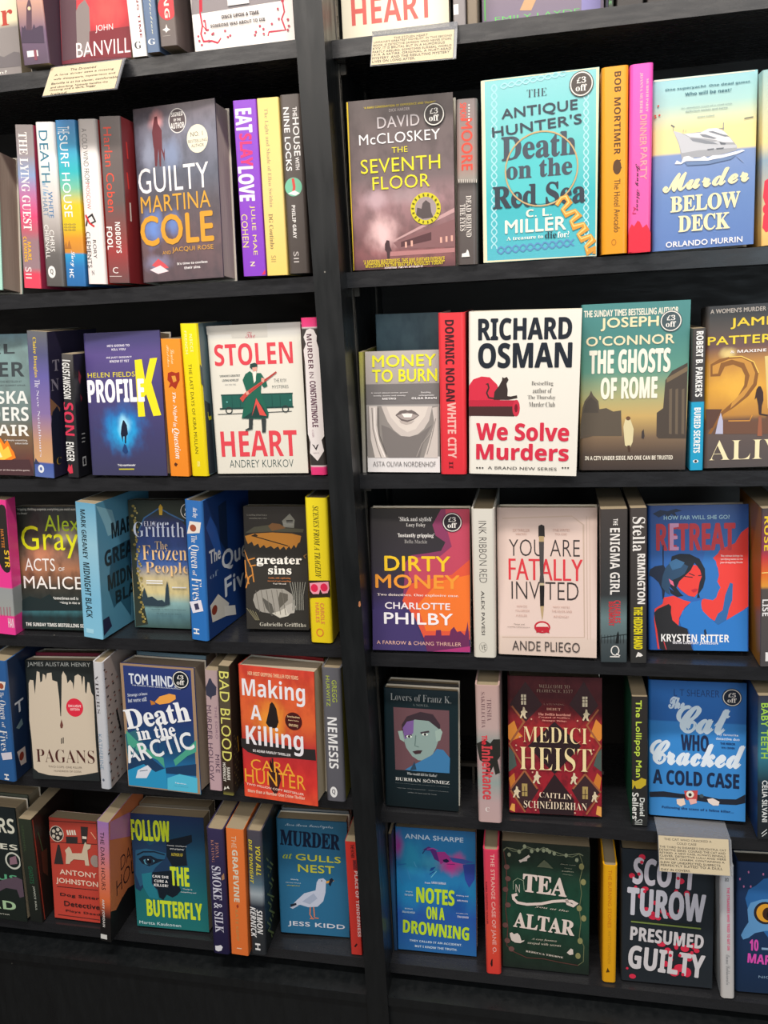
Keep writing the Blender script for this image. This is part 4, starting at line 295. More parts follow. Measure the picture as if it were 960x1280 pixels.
{"n":"hardback","l":"blue night cover with gold leafy border, snowy rooftops and a clock tower, soft serif title","k":"c","o":[-0.69,0.0352,0.8892],"r":[0.0013,0.1505,0.0066],"w":0.1034,"h":0.2192,"d":0.03,"m":[[0,"3a5450"],[0.1,"5a8088"],[0.2,"8ab0b0"],[0.28,"d8c890"],[0.4,"c8b890"],[0.5,"4060a0"],[0.8,"303c78"],[0.9,"2c3430"],[1,"363a30"]],"i":[["P","2c342c",[2,2174,501,2190,577,2061,287,1890,122,1615,102,960,202,336,253,57,21,6]],["P","2c342c",[593,2061,501,2190,1033,2190,1033,1761,881,1928]],["L","3c6898",22,[577,2061,752,1961,1007,1845]],["L","3c6898",22,[577,2061,287,1890,145,1616]],["P","c8a030",[561,2078,597,2129,634,2078,620,1943,568,1943]],["E","8a7a40",98,2093,30,24],["E","8a7a40",128,2011,30,24],["E","8a7a40",72,1929,30,24],["E","8a7a40",117,1848,30,24],["E","8a7a40",129,1766,30,24],["E","8a7a40",78,1683,30,24],["E","8a7a40",134,1602,30,24],["E","8a7a40",127,1519,30,24],["E","8a7a40",88,1436,30,24],["E","8a7a40",150,1355,30,24],["E","8a7a40",125,1272,30,24],["E","8a7a40",102,1189,30,24],["E","8a7a40",163,1107,30,24],["E","8a7a40",124,1023,30,24],["E","8a7a40",117,940,30,24],["E","8a7a40",173,858,30,24],["E","8a7a40",122,773,30,24],["E","8a7a40",135,690,30,24],["E","8a7a40",180,608,30,24],["E","8a7a40",123,522,30,24],["E","8a7a40",153,439,30,25],["E","8a7a40",183,356,30,25],["E","8a7a40",126,270,31,25],["E","8a7a40",173,188,31,25],["E","8a7a40",183,104,31,25],["E","b0a060",136,2059,16,17],["E","b0a060",168,1978,16,17],["E","b0a060",133,1896,16,17],["E","b0a060",114,1814,16,17],["E","b0a060",160,1732,16,17],["E","b0a060",171,1650,16,17],["E","b0a060",128,1568,16,17],["E","b0a060",133,1485,16,17],["E","b0a060",179,1403,16,17],["E","b0a060",167,1321,16,17],["E","b0a060",128,1237,16,17],["E","b0a060",154,1155,16,17],["E","b0a060",192,1073,16,17],["E","b0a060",160,989,17,17],["E","b0a060",136,905,17,17],["E","b0a060",179,823,17,17],["E","b0a060",196,740,17,17],["E","b0a060",154,656,17,17],["E","b0a060",152,572,17,17],["E","b0a060",200,490,17,17],["E","b0a060",194,405,17,18],["E","b0a060",153,320,17,18],["E","b0a060",173,237,17,18],["E","b0a060",214,154,17,18],["P","2a3c48",[175,475,197,615,228,703,257,617,280,530,364,550,461,483,545,493,593,452,622,696,656,828,675,697,681,420,540,381,204,388]],["T","t","ELLY",284,1756,234,83,0,"e8e8f4"],["T","t","Griffiths",90,1573,1035,254,0,"dce4f8"],["T","t","The",471,1363,224,137,0,"e0c090"],["T","t","Frozen",228,1178,806,250,0,"e8c088"],["T","t","People",272,906,788,237,0,"e8c088"],["P","e8e8e8",[273,771,573,771,573,791,273,791]],["P","e8e8e8",[276,812,575,812,575,832,276,832]],["P","d8d8d8",[739,706,1002,706,1002,726,739,726]],["T","t","FROM THE NUMBER ONE BESTSELLER",336,319,631,21,0,"3c5458"],["T","t","OF THE DR RUTH SERIES",433,246,448,20,0,"3c5458"]],"no":[8,"203040",0.2],"st":[1096,2013,142,"£3","303a3a"],"rw":"L3"},
{"n":"hardback","l":"royal blue playing card spine in the third row, left of the bracken cover","k":"s","o":[-0.5678,-0.0067,0.89],"r":[-0.1222,0.0258,0.062],"w":0.0316,"h":0.2351,"d":0.155,"m":[[0,"2e74c0"],[1,"3470b8"]],"i":[["T","i","Alex Hay",139,2079,97,169,1,"f0f0f0"],["P","e8e0d8",[91,2016,293,2013,259,1837,32,1803]],["E","a05038",145,1907,57,59],["T","t","The",103,1666,101,121,1,"f4f0ec"],["T","t","Queen",47,1237,188,390,1,"f4f0ec"],["T","t","of",95,1111,75,86,1,"f4f0ec"],["T","t","Fives",73,695,176,377,1,"f4f0ec"],["P","e8e4f0",[13,653,225,709,262,525,65,463]],["P","3c3c5c",[92,623,167,650,191,549,116,522]],["T","b","H",61,103,106,97,1,"f4f4f4"]],"s":[["P","2a58a8",[103,1897,241,2057,442,1804,568,1323,375,1382]],["P","182c50",[504,2158,771,2194,766,1262,522,1578]],["T","k","The",162,1268,353,218,0,"d8dce4"],["T","k","Queen",558,988,1380,364,0,"e0e4ec"],["T","k","Fives",615,547,1214,325,0,"d8e0ec"],["P","d8d4cc",[114,576,383,686,734,397,615,206,165,269]],["P","e4e0d8",[562,407,939,284,962,101,582,219]],["E","8a3828",246,456,89,82],["T","t","of",146,1014,264,96,0,"8aa0c0"]],"sc":"1c3c78","hd":1,"rw":"L3"},
{"n":"paperback","l":"black cover with orange bracken, a tiny house and a curled sleeping figure in grey","k":"c","o":[-0.4877,0.0376,0.8908],"r":[0.0624,0.1625,0.0207],"w":0.1068,"h":0.2058,"d":0.028,"m":[[0,"2e2c28"],[1,"34302c"]],"i":[["P","d89038",[23,1566,178,1607,483,1628,820,1611,973,1572,950,1473,916,1446,881,1373,848,1426,796,1352,764,1405,712,1338,679,1398,611,1344,578,1397,509,1356,460,1402,374,1368,342,1421,272,1367,241,1441,171,1400,139,1473,70,1433,38,1506]],["L","3a2a18",17,[159,1567,747,1405]],["P","3a2a18",[125,1566,195,1607,245,1574,203,1547]],["P","8a8a80",[657,1818,788,1940,872,1835,855,1703,688,1715]],["P","3a3834",[731,1834,839,1835,837,1776,730,1775]],["L","a8a8a0",10,[673,1795,851,1802]],["L","a8a8a0",10,[673,1775,851,1782]],["L","a8a8a0",10,[672,1755,850,1762]],["L","a8a8a0",10,[672,1735,850,1743]],["P","5a5848",[25,1616,181,1716,419,1751,688,1702,1022,1688,1004,1631,484,1642]],["P","8a6038",[419,1734,488,1784,622,1768,721,1702,484,1652]],["L","c8843c",21,[2,1332,61,1165,126,1031,153,796]],["L","c8843c",21,[61,1165,182,1200]],["L","c8843c",21,[92,1064,196,1082]],["L","c8843c",21,[10,1164,21,963,66,761]],["L","c8843c",21,[28,963,2,861]],["L","c8843c",21,[80,896,12,693]],["L","c8843c",21,[150,931,52,862]],["L","a07840",17,[1063,1275,1012,1241,1038,1202]],["P","98948c",[129,492,153,594,251,663,457,693,661,689,794,604,841,471,821,335,717,232,579,195,445,267,274,291,173,357]],["P","56544e",[282,545,449,430,496,255,444,226,345,360]],["P","c8c4b8",[445,277,583,314,721,401,830,420,838,353,717,232,580,202]],["P","b0aca4",[673,400,790,453,857,403,827,285,718,273]],["P","5c5850",[591,634,726,603,724,502,584,365,554,499]],["L","6e6a62",10,[182,655,240,290]],["L","6e6a62",10,[272,660,329,282]],["L","6e6a62",10,[361,664,418,273]],["L","6e6a62",10,[449,669,506,265]],["L","6e6a62",10,[538,674,595,257]],["L","6e6a62",10,[626,679,683,248]],["L","888880",14,[801,335,820,571,765,805]],["L","888880",14,[831,336,847,571,809,806]],["L","888880",14,[862,336,874,572,853,806]],["L","888880",14,[892,337,901,572,897,807]],["L","888880",14,[923,337,928,573,941,808]],["L","888880",14,[953,338,955,573,985,808]],["L","888880",14,[984,338,982,574,1028,809]],["L","8a8468",10,[22,354,167,153]],["L","8a8468",10,[69,334,188,153]],["L","8a8468",10,[117,315,208,153]],["L","8a8468",10,[165,295,229,154]],["T","S","greater",214,1068,760,165,0,"f4f0e8"],["T","S","sins",407,933,389,142,0,"f4f0e8"],["T","s","Gothic, wild, captivating",408,852,372,35,0,"d08048"],["T","s","historical and compelling",393,805,393,28,0,"d08048"],["T","s","Val Wood",480,764,223,24,0,"e8e0d8"],["T","s","Gabrielle Griffiths",235,56,789,64,0,"b8b4a8"],["T","t","A startling debut from a",65,1899,345,32,0,"a8a498"],["T","t","stunning new voice",111,1846,297,32,0,"a8a498"]],"rw":"L3"},
{"n":"hardback","l":"bright yellow spine with wobbly black title and pink sunglasses on a dark patch","k":"s","o":[-0.3657,0.0005,0.8876],"r":[0.0154,0.0174,0.0318],"w":0.0355,"h":0.2379,"d":0.14,"m":[[0,"e8cc20"],[1,"f0dc28"]],"i":[["T","i","SCENES FROM A TRAGEDY",124,1092,91,1164,1,"4a4418"],["P","302418",[6,1044,348,1058,351,783,12,751]],["P","f0a0b0",[24,1001,328,1038,336,916,308,848,224,834,188,909,168,825,71,820,31,869]],["E","e02850",98,922,58,67],["E","e02850",254,938,58,67],["T","b","CAROLE",178,323,64,352,1,"e08848"],["T","b","HAILES",101,346,58,335,1,"e08848"],["O","e07838",158,175,53,62,16]],"sc":"d8b820","hd":1,"rw":"L3"},
{"n":"hardback","l":"navy, magenta and orange cover with gold spaced capitals over a burning skyline","k":"c","o":[-0.2658,0.0023,0.8769],"r":[0.0401,0.1088,0.0149],"w":0.1541,"h":0.2262,"d":0.03,"m":[[0,"3c3a68"],[0.3,"42386a"],[0.45,"3a3048"],[0.6,"38343c"],[1,"33302f"]],"i":[["P","8a3a60",[1109,2256,1539,2260,1539,1580,1525,1242,728,954,488,671,530,1158,535,1398,638,1536,904,1573,1102,1609,1170,1745,1023,1845,975,2012]],["P","c04860",[1175,2256,1539,2260,1539,1174,729,1023,599,1228,603,1434,737,1503,1069,1507,1267,1678,1204,1913]],["P","e0583c",[1539,1479,1536,210,817,224,687,536,491,811,630,1091,931,1164,1263,1238]],["P","f07830",[1064,1132,1539,1242,1537,349,853,331,725,746]],["P","44386c",[454,671,586,534,719,397,865,2,2,2,18,661]],["P","6a2c58",[817,217,835,260,1003,265,1011,352,1088,354,1093,267,1220,271,1238,358,1289,412,1338,326,1388,345,1454,277,1488,417,1501,504,1520,279,1535,10,865,2]],["P","b03878",[949,2,1536,105,1535,10]],["T","s","'Slick and stylish'",463,2052,507,85,0,"f0ece8"],["T","s","Lucy Foley",573,1971,296,66,0,"c8c4c0"],["T","s","'Instantly gripping'",438,1804,562,77,0,"f0ece8"],["T","s","Bella Mackie",542,1722,351,58,0,"9a9694"],["T","k","DIRTY",228,1292,1009,226,0,"f4c828"],["T","k","MONEY",79,1015,1300,212,0,"f09c38"],["T","s","Two detectives. One explosive case.",99,877,1272,51,0,"f0e0d8"],["T","k","CHARLOTTE",218,681,1013,103,0,"f0e8ec"],["T","k","PHILBY",201,439,1068,177,0,"f4f0f4"],["T","g","A FARROW & CHANG THRILLER",73,101,1326,60,0,"e8b8a8"]],"bl":[[0.859,0.305,0.214,0.153,"f88830",0.1]],"st":[1277,2054,151,"£3","302a30"],"hd":1,"rw":"R3"},
{"n":"hardback","l":"off-white spine with tall thin grey capitals left of the pink pen cover","k":"s","o":[-0.1057,-0.0029,0.8729],"r":[0.0,0.0097,0.0058],"w":0.0338,"h":0.2354,"d":0.14,"m":[[0,"e0dcd0"],[1,"dedad0"]],"i":[["T","n","INK RIBBON RED",106,1213,113,960,1,"4a4644"],["T","k","ALEX PAVESI",127,373,48,710,1,"4a4644"],["O","a8a49c",146,168,59,79,7],["T","g","VE",114,123,71,90,0,"6a6660"]],"hd":1,"rw":"R3"},
{"n":"hardback","l":"blush pink cover with a black fountain pen crossing the thin grey title","k":"c","o":[-0.069,0.0052,0.8757],"r":[-0.0418,0.1224,-0.0088],"w":0.1461,"h":0.2272,"d":0.035,"m":[[0,"d8c4b8"],[0.12,"dcc8bc"],[0.14,"e4cdc4"],[0.9,"e0c8be"],[1,"b8a49c"]],"i":[["L","c8b0a0",16,[87,2109,1101,2145,1267,2017,1285,312,64,269]],["L","c4ac9c",9,[1310,2145,1328,281]],["L","d0b8a8",9,[1352,2145,1371,283]],["T","n","YOU ARE",183,1538,1033,256,0,"3c3434"],["T","n","FATALLY",173,1173,1073,326,0,"d83a44"],["T","n","FATALLY",186,1173,1073,326,0,"d83a44"],["T","n","INVITED",214,875,985,274,0,"3c3434"],["P","2a2626",[620,1997,664,2020,706,1998,711,1835,619,1834]],["P","b09870",[626,1753,699,1753,699,1844,626,1844]],["P","4a4444",[625,1759,699,1760,690,1260,702,1127,627,1125,640,1259]],["P","c0b090",[633,1094,696,1094,696,1132,633,1132]],["P","1e1a1a",[633,1092,702,1094,694,777,638,775]],["P","b8a078",[638,775,694,777,681,625,668,558,656,625]],["E","c02838",667,450,119,95],["E","e8d0c8",667,450,94,68],["P","c02838",[574,453,755,460,774,359,667,389,580,358]],["T","n","SIX THRILLER",242,1908,248,44,0,"c0988c"],["T","n","WRITERS",285,1856,162,32,0,"c0988c"],["T","n","ONE WRITES",828,1919,243,37,0,"c0988c"],["T","n","TO DIE",858,1861,171,31,0,"c0988c"],["T","n","HOW DO",292,746,151,36,0,"c0988c"],["T","n","YOU DECIDE",267,679,214,34,0,"c0988c"],["T","n","A KILLER",279,604,164,35,0,"c0988c"],["T","n","WHO WRITES",824,752,247,32,0,"c0988c"],["T","n","THE KILLER AND",809,686,292,37,0,"c0988c"],["T","n","REVENGE?",840,605,216,33,0,"c0988c"],["T","g","Tense and",243,474,158,21,0,"6a5850"],["T","g","compelling reading experience",149,429,336,21,0,"6a5850"],["T","g","ANDE PLIEGO",217,74,1002,153,0,"4a4240"]],"hd":1,"rw":"R3"},
{"n":"paperback","l":"dark spine with white capitals over a red-lettered misty bridge scene","k":"s","o":[0.0828,-0.004,0.8725],"r":[0.0,0.0083,-0.0197],"w":0.0376,"h":0.2354,"d":0.13,"m":[[0,"3a4448"],[0.15,"4a5458"],[0.16,"5c6c70"],[0.3,"6c8488"],[0.45,"3a3c3e"],[1,"484240"]],"i":[["T","b","THE",179,2115,61,98,1,"f0ece8"],["T","b","ENIGMA GIRL",135,1068,136,1006,1,"f0ece8"],["T","x","CHARLES",193,626,88,352,1,"d04048"],["T","x","BEAUMONT",116,582,76,378,1,"c83840"],["L","20282a",13,[7,392,374,450]],["L","20282a",6,[13,302,13,438]],["L","20282a",6,[58,302,58,439]],["L","20282a",6,[103,303,103,439]],["L","20282a",6,[148,304,148,440]],["L","20282a",6,[193,304,193,440]],["L","20282a",6,[238,305,237,441]],["L","20282a",6,[282,306,282,441]],["L","20282a",6,[327,306,326,442]],["P","181c1e",[212,305,231,448,250,502,263,431,257,305]],["O","f0ece8",206,189,54,72,16],["L","f0ece8",16,[222,142,276,107]],["P","e8e4e0",[135,82,270,82,270,101,135,101]]],"rw":"R3"},
{"n":"paperback","l":"black narrow spine with white serif and yellow condensed lettering","k":"s","o":[0.1253,-0.0038,0.8725],"r":[0.0,0.0086,-0.0275],"w":0.023,"h":0.2368,"d":0.13,"m":[[0,"343434"],[1,"4a4442"]],"i":[["T","s","Stella",34,1730,170,508,1,"f0ece8"],["T","x","RIMINGTON",101,932,104,761,1,"f0ece8"],["T","x","THE HIDDEN HAND",51,222,119,665,1,"e8d820"],["P","f0ece8",[76,92,108,179,152,154,178,119,140,100,114,107]]],"rw":"R3"},
{"n":"hardback","l":"red and royal blue cover of a dark-haired woman in profile with ghostly red title","k":"c","o":[0.1555,0.0322,0.8777],"r":[-0.0056,0.1811,-0.019],"w":0.1405,"h":0.2186,"d":0.035,"m":[[0,"2858a8"],[0.3,"2e64b4"],[0.7,"2e68b8"],[1,"284c90"]],"i":[["P","e8403a",[1403,1850,1403,676,1153,469,1068,421,930,457,794,551,745,673,759,767,811,796,914,768,966,843,1008,955,966,1011,982,1067,999,1142,982,1254,915,1394,982,1458,1017,1523,1219,1613,1304,1769]],["P","2e74c0",[794,786,708,805,638,786,812,1516,1000,1514,982,1458,915,1399,957,1347,979,1217,991,1123,974,1049,1020,955,982,880,962,805,914,764]],["P","2e68a8",[1153,1030,1190,1011,1183,769,1136,638,1127,581,1101,468,1050,374,982,335,930,439,982,561,1050,618,1085,843]],["E","d84888",1016,355,24,30],["E","d84888",1088,427,24,23],["T","x","RETREAT",124,1518,1093,390,0,"c83c48"],["P","d8a0c8",[311,1921,439,1919,439,1865,363,1853,366,1735,421,1734,421,1684,365,1681,365,1567,438,1566,437,1515,309,1516]],["P","1c2840",[203,784,195,917,151,1031,73,1107,12,1145,27,1230,101,1277,207,1295,208,1596,225,1596,223,1295,258,1220,231,1068,239,917,220,765]],["P","20304c",[72,2067,177,2121,280,2100,402,2135,488,2105,385,2080,419,2005,332,2062,280,1970,246,2054,158,2009]],["P","e8403a",[640,1293,709,1283,756,1161,760,1068,726,993,708,880,656,814,569,833,465,917,417,974,448,1068,519,1218]],["P","1c2430",[320,1295,337,1426,450,1463,589,1458,727,1386,803,1236,808,1086,777,955,716,861,734,805,690,801,708,918,726,1030,760,1124,735,1218,658,1330,606,1218,518,1124,441,1049,399,955,465,861,500,832,395,860,309,974,275,1106]],["P","2c4c6c",[250,1257,346,1370,467,1331,571,1275,518,1162,432,1106,344,1068,291,917,317,841,256,879,187,974,205,1125]],["P","3c6c98",[294,1332,398,1388,519,1331,467,1256,345,1219]],["P","1c2430",[291,955,361,898,500,832,413,813,318,870]],["P","c0283c",[605,917,665,940,708,933,682,895,639,880]],["L","1c2430",12,[579,1171,657,1134]],["L","1c2430",12,[518,1124,631,1109]],["L","1c2430",12,[708,1133,760,1143]],["P","e87090",[292,1087,353,1049,370,974,318,1012]],["P","e8403a",[88,631,203,708,220,803,361,832,500,766,604,738,516,653,438,500,429,386,358,385,316,576,272,689,132,612,95,536,112,383,153,19,127,19,78,459]],["P","242428",[82,574,132,631,290,708,325,671,321,576,341,462,428,377,550,330,619,27,644,2,215,2,162,19,129,268,91,459]],["L","d84048",11,[216,135,251,11]],["P","2a78c8",[438,462,482,596,604,738,742,767,759,616,845,523,982,392,1390,658,1392,2,636,2,620,160,559,331,463,368]],["P","1c2c48",[784,314,810,333,836,211,793,229]],["T","k","HOW FAR WILL SHE GO?",228,1974,916,58,0,"a8d0e0"],["T","b","The retreat brings its",1020,1406,304,38,0,"f0d8d8"],["T","b","terrifying twists to the",1020,1358,304,35,0,"f0d8d8"],["T","b","jaw-dropping finale",1013,1309,311,35,0,"f0d8d8"],["T","b","KRYSTEN RITTER",178,134,961,116,0,"f4f4f4"],["T","b","WITH LINDSAY JAMIESON",339,90,642,47,0,"e8e8f0"]],"hd":1,"rw":"R3"},
{"n":"paperback","l":"spine with fiery orange sunset and yellow lettering at the right frame edge","k":"s","o":[0.3046,-0.0026,0.8731],"r":[-0.0,0.0128,-0.0533],"w":0.0309,"h":0.2349,"d":0.13,"m":[[0,"504e50"],[0.5,"5a5452"],[0.52,"e8a040"],[0.6,"e87030"],[0.7,"c84048"],[0.75,"8a4058"],[1,"4a4648"]],"i":[["T","b","ROSE",33,1742,81,496,1,"f0d030"],["T","b","LISE",19,775,86,251,1,"f0f0f0"],["L","f8d880",15,[7,1420,291,1436]],["P","f0f0f0",[68,83,191,83,191,221,68,221]]],"sc":"9a6828","rw":"R3"},
{"n":"hardback","l":"royal blue playing card spine at the left end of the fourth row","k":"s","o":[-0.9744,-0.0236,0.609],"r":[-0.0,0.015,0.1038],"w":0.0386,"h":0.2382,"d":0.14,"m":[[0,"2c5e98"],[1,"30609c"]],"i":[["P","e8dcd0",[217,1991,364,1994,327,1834,162,1809]],["E","a05038",271,1903,47,55],["T","t","The",206,1676,99,109,1,"e8e8e8"],["T","t","Queen",176,1248,155,376,1,"e8e8e8"],["T","t","of",217,1082,69,108,1,"e8e8e8"],["T","t","Fives",164,612,146,418,1,"e8e8e8"],["P","d8d4e0",[150,557,365,613,369,472,178,419]],["T","b","H",182,23,86,117,1,"f0f0f0"]],"s":[["T","k","T",165,1272,233,216,0,"c8ccd4"],["P","c8b8b0",[117,545,349,527,353,192,195,216]],["E","8a3828",233,392,66,85],["P","6a8088",[143,1016,317,1119,342,983,222,951]]],"sc":"1a2c4a","hd":1,"rw":"L4"},
{"n":"hardback","l":"black cover with a dripping pale stain, a red sticker and a thin serif title","k":"c","o":[-0.9077,-0.0147,0.6083],"r":[0.049,0.1809,-0.0],"w":0.1311,"h":0.2188,"d":0.03,"m":[[0,"24292a"],[1,"222828"]],"i":[["P","c8bba8",[66,1767,96,1830,161,1824,174,1568,213,1825,239,1990,289,1972,291,1790,329,1809,352,1944,395,1919,396,1828,433,1956,521,1969,526,1831,619,1803,636,1505,636,1176,651,1176,679,1506,713,1925,747,1998,799,1908,812,1781,871,1844,913,1783,920,1656,958,1911,1021,1948,1079,1913,1090,1732,1122,1914,1143,1896,1140,1625,1160,1596,1195,1807,1229,1800,1255,1627,1293,1556,1280,754,1288,167,1032,113,702,64,337,79,138,124,50,196,49,717,30,1086]],["P","6a3c34",[653,1121,618,1010,625,955,661,956,680,1012]],["L","3a3430",19,[631,771,624,668]],["L","3a3430",19,[665,787,658,676]],["E","d42840",921,1340,162,168],["T","b","EXCLUSIVE",805,1346,239,45,0,"f4d0d0"],["T","b","EDITION",838,1287,174,40,0,"f4d0d0"],["T","g","JAMES ALISTAIR HENRY",68,2061,1199,98,0,"c0c4c0"],["T","t","PAGANS",119,320,1120,243,0,"48201c"],["T","n","TWO COPS. ONE KILLER",342,222,647,36,0,"5a4a40"],["T","n","HUNDREDS OF GODS",447,148,522,32,0,"5a4a40"]],"hd":1,"bh":[["hardback","maroon and white book top showing behind the dripping stain cover","7a2a40"]],"rw":"L4"},
{"n":"hardback","l":"white speckled spine with tall thin grey capitals and a white front dotted with black figures","k":"s","o":[-0.7673,-0.0235,0.6054],"r":[0.0107,0.0056,0.0929],"w":0.0187,"h":0.245,"d":0.13,"m":[[0,"c8ccd4"],[1,"d0d0d4"]],"i":[["T","t","VIPERS",40,1480,55,730,1,"4a4448"],["T","n","KATHERINE",25,381,68,702,1,"7a98b0"],["E","606878",72,177,19,29]],"s":[["E","3a3030",59,2293,28,18],["E","3a3030",292,2093,29,18],["E","3a3030",78,2119,28,18],["E","3a3030",313,1914,30,18],["E","3a3030",97,1943,29,18],["E","3a3030",333,1734,30,18],["E","3a3030",116,1766,29,18],["E","3a3030",354,1552,30,18],["E","3a3030",135,1586,29,18],["E","3a3030",375,1368,30,19],["E","3a3030",155,1405,29,18],["E","3a3030",396,1182,30,19],["E","3a3030",175,1223,29,18],["E","3a3030",418,994,31,19],["E","3a3030",195,1038,30,19],["E","3a3030",440,804,31,19],["E","3a3030",215,851,30,19],["E","3a3030",462,612,31,19],["E","3a3030",235,663,30,19],["E","3a3030",16,712,29,18],["E","3a3030",256,473,30,19],["E","3a3030",36,525,29,19],["E","3a3030",277,280,30,19],["E","3a3030",55,336,29,19],["E","3a3030",298,86,31,19],["E","3a3030",75,145,30,19],["E","8a4838",92,2239,25,14],["E","8a4838",432,1980,27,15],["E","8a4838",282,1968,26,14],["E","8a4838",135,1957,26,14],["E","8a4838",479,1688,27,15],["E","8a4838",327,1679,26,15],["E","8a4838",179,1670,26,15],["E","8a4838",527,1390,27,15],["E","8a4838",373,1384,27,15],["E","8a4838",223,1378,26,15],["E","8a4838",76,1373,26,15],["E","8a4838",420,1084,27,15],["E","8a4838",268,1081,27,15],["E","8a4838",119,1079,26,15],["E","8a4838",468,779,28,15],["E","8a4838",314,779,27,15],["E","8a4838",164,779,26,15],["E","8a4838",16,780,26,15],["E","8a4838",361,471,27,15],["E","8a4838",208,475,27,15],["E","8a4838",59,478,26,15],["E","8a4838",409,158,28,15],["E","8a4838",254,164,27,15],["E","8a4838",103,171,26,15],["E","8a4838",457,-162,28,16],["L","202020",47,[340,1379,448,920]]],"sc":"b8a8a0","hd":1,"rw":"L4"},
{"n":"hardback","l":"blue polar cover with a brown border, an orange airship and green northern lights","k":"c","o":[-0.7171,-0.0159,0.6087],"r":[-0.0681,0.1295,-0.0],"w":0.1408,"h":0.2251,"d":0.045,"m":[[0,"30a0c8"],[0.15,"2878b0"],[0.3,"205078"],[0.6,"26366e"],[1,"2c3c78"]],"i":[["L","a08468",63,[27,2227,1399,2239,1371,6,13,2,27,2227]],["P","306878",[6,959,227,1053,365,810,260,433,32,519]],["P","48a088",[31,1034,104,968,214,869,509,679,734,592,745,411,616,543,276,655,51,779]],["P","48a088",[1380,982,1123,741,923,575,954,470,1194,676,1367,766]],["P","1c3c60",[29,482,354,663,722,408,1354,548,1342,330,15,295]],["P","2890c0",[15,295,339,441,562,318,760,412,774,28,14,16]],["P","50b8d8",[787,232,1021,331,1358,295,1349,22,773,17]],["P","e8a048",[630,1594,732,1702,924,1767,1036,1751,1039,1681,913,1599,722,1558]],["P","c07830",[544,1622,619,1600,646,1559,561,1534]],["P","d8dce8",[162,163,213,317,415,431,488,365,378,187]],["L","48586c",12,[251,302,409,338]],["T","k","TOM HINDLE",164,1889,1025,184,0,"d8e0ec"],["T","b","THE SUNDAY TIMES BESTSELLING AUTHOR",213,1857,933,21,0,"c8d0e0"],["T","i","Strange crimes",107,1665,399,71,0,"d0d8e8",9],["T","i","but worse still",111,1572,374,76,0,"d0d8e8",9],["T","S","Death",23,1183,1258,345,0,"eef0f4",12],["T","S","in the",240,944,754,228,0,"eef0f4",12],["T","k","ARCTIC",-27,623,1360,303,0,"e8ecf0",17],["L","28407c",11,[118,521,199,750]],["L","28407c",11,[641,884,648,676]],["L","28407c",11,[806,959,802,701]],["L","28407c",10,[961,1013,954,746]],["T","k","Fabulous",936,155,207,21,0,"e8f0f8"],["T","k","Val McDermid",902,108,276,5,0,"203858"]],"pg":"9a8a78","st":[1154,2032,158,"£3","182028"],"hd":1,"bh":[["hardback","pale blue-grey topped book standing behind the polar cover","7a98a8"]],"rw":"L4"},
{"n":"paperback","l":"dusty pink spine with a dark dangling figure and purple-grey capitals","k":"s","o":[-0.5685,-0.0067,0.6062],"r":[0.0177,0.013,0.0707],"w":0.0224,"h":0.2275,"d":0.13,"m":[[0,"c8a8b0"],[1,"b8a0a0"]],"i":[["P","3a3c50",[7,1962,46,2040,74,2127,106,2131,131,2060,198,1983,185,1834,113,1800,93,1731,70,1784,15,1815]],["T","g","MURDER HOLLOW",7,182,83,1447,1,"584458"],["T","g","THE SORO",148,1008,40,618,1,"8a6c80"],["T","g","MIKE",126,353,73,352,1,"584458"]],"rw":"L4"},
{"n":"paperback","l":"olive and brown spine with large pale yellow capitals and tiny animal emblem","k":"s","o":[-0.5409,-0.0154,0.605],"r":[0.006,0.0054,0.0727],"w":0.0193,"h":0.2432,"d":0.13,"m":[[0,"8a8440"],[0.03,"302820"],[0.2,"3a2c24"],[0.5,"4a3828"],[0.7,"5a5040"],[1,"4c4838"]],"i":[["T","g","BAD BLOOD",17,665,169,1668,1,"e8e478"],["T","b","SARAH",89,302,56,245,1,"f0ece0"],["T","b","HORNSLEY",20,260,51,367,1,"f0ece0"],["P","f0ece0",[21,87,39,169,66,125,97,185,124,122,81,135]]],"s":[["E","7a6a40",112,1087,27,14],["E","7a6a40",171,1003,27,15],["E","7a6a40",230,917,27,15],["E","7a6a40",289,830,28,15],["E","7a6a40",131,877,27,15],["E","7a6a40",190,790,27,15],["E","7a6a40",249,703,28,15],["E","7a6a40",91,751,27,15],["E","7a6a40",150,664,27,15],["E","7a6a40",209,576,27,15],["E","7a6a40",269,486,28,15],["E","7a6a40",110,537,27,15],["E","7a6a40",169,448,27,15],["E","7a6a40",228,358,28,15],["E","7a6a40",70,411,27,15],["E","7a6a40",129,321,27,15],["E","7a6a40",188,231,28,15],["E","7a6a40",248,139,28,15],["E","7a6a40",88,194,27,15],["E","7a6a40",148,103,27,15],["L","d0a030",37,[247,1007,287,691]]],"sc":"3a3028","rw":"L4"},
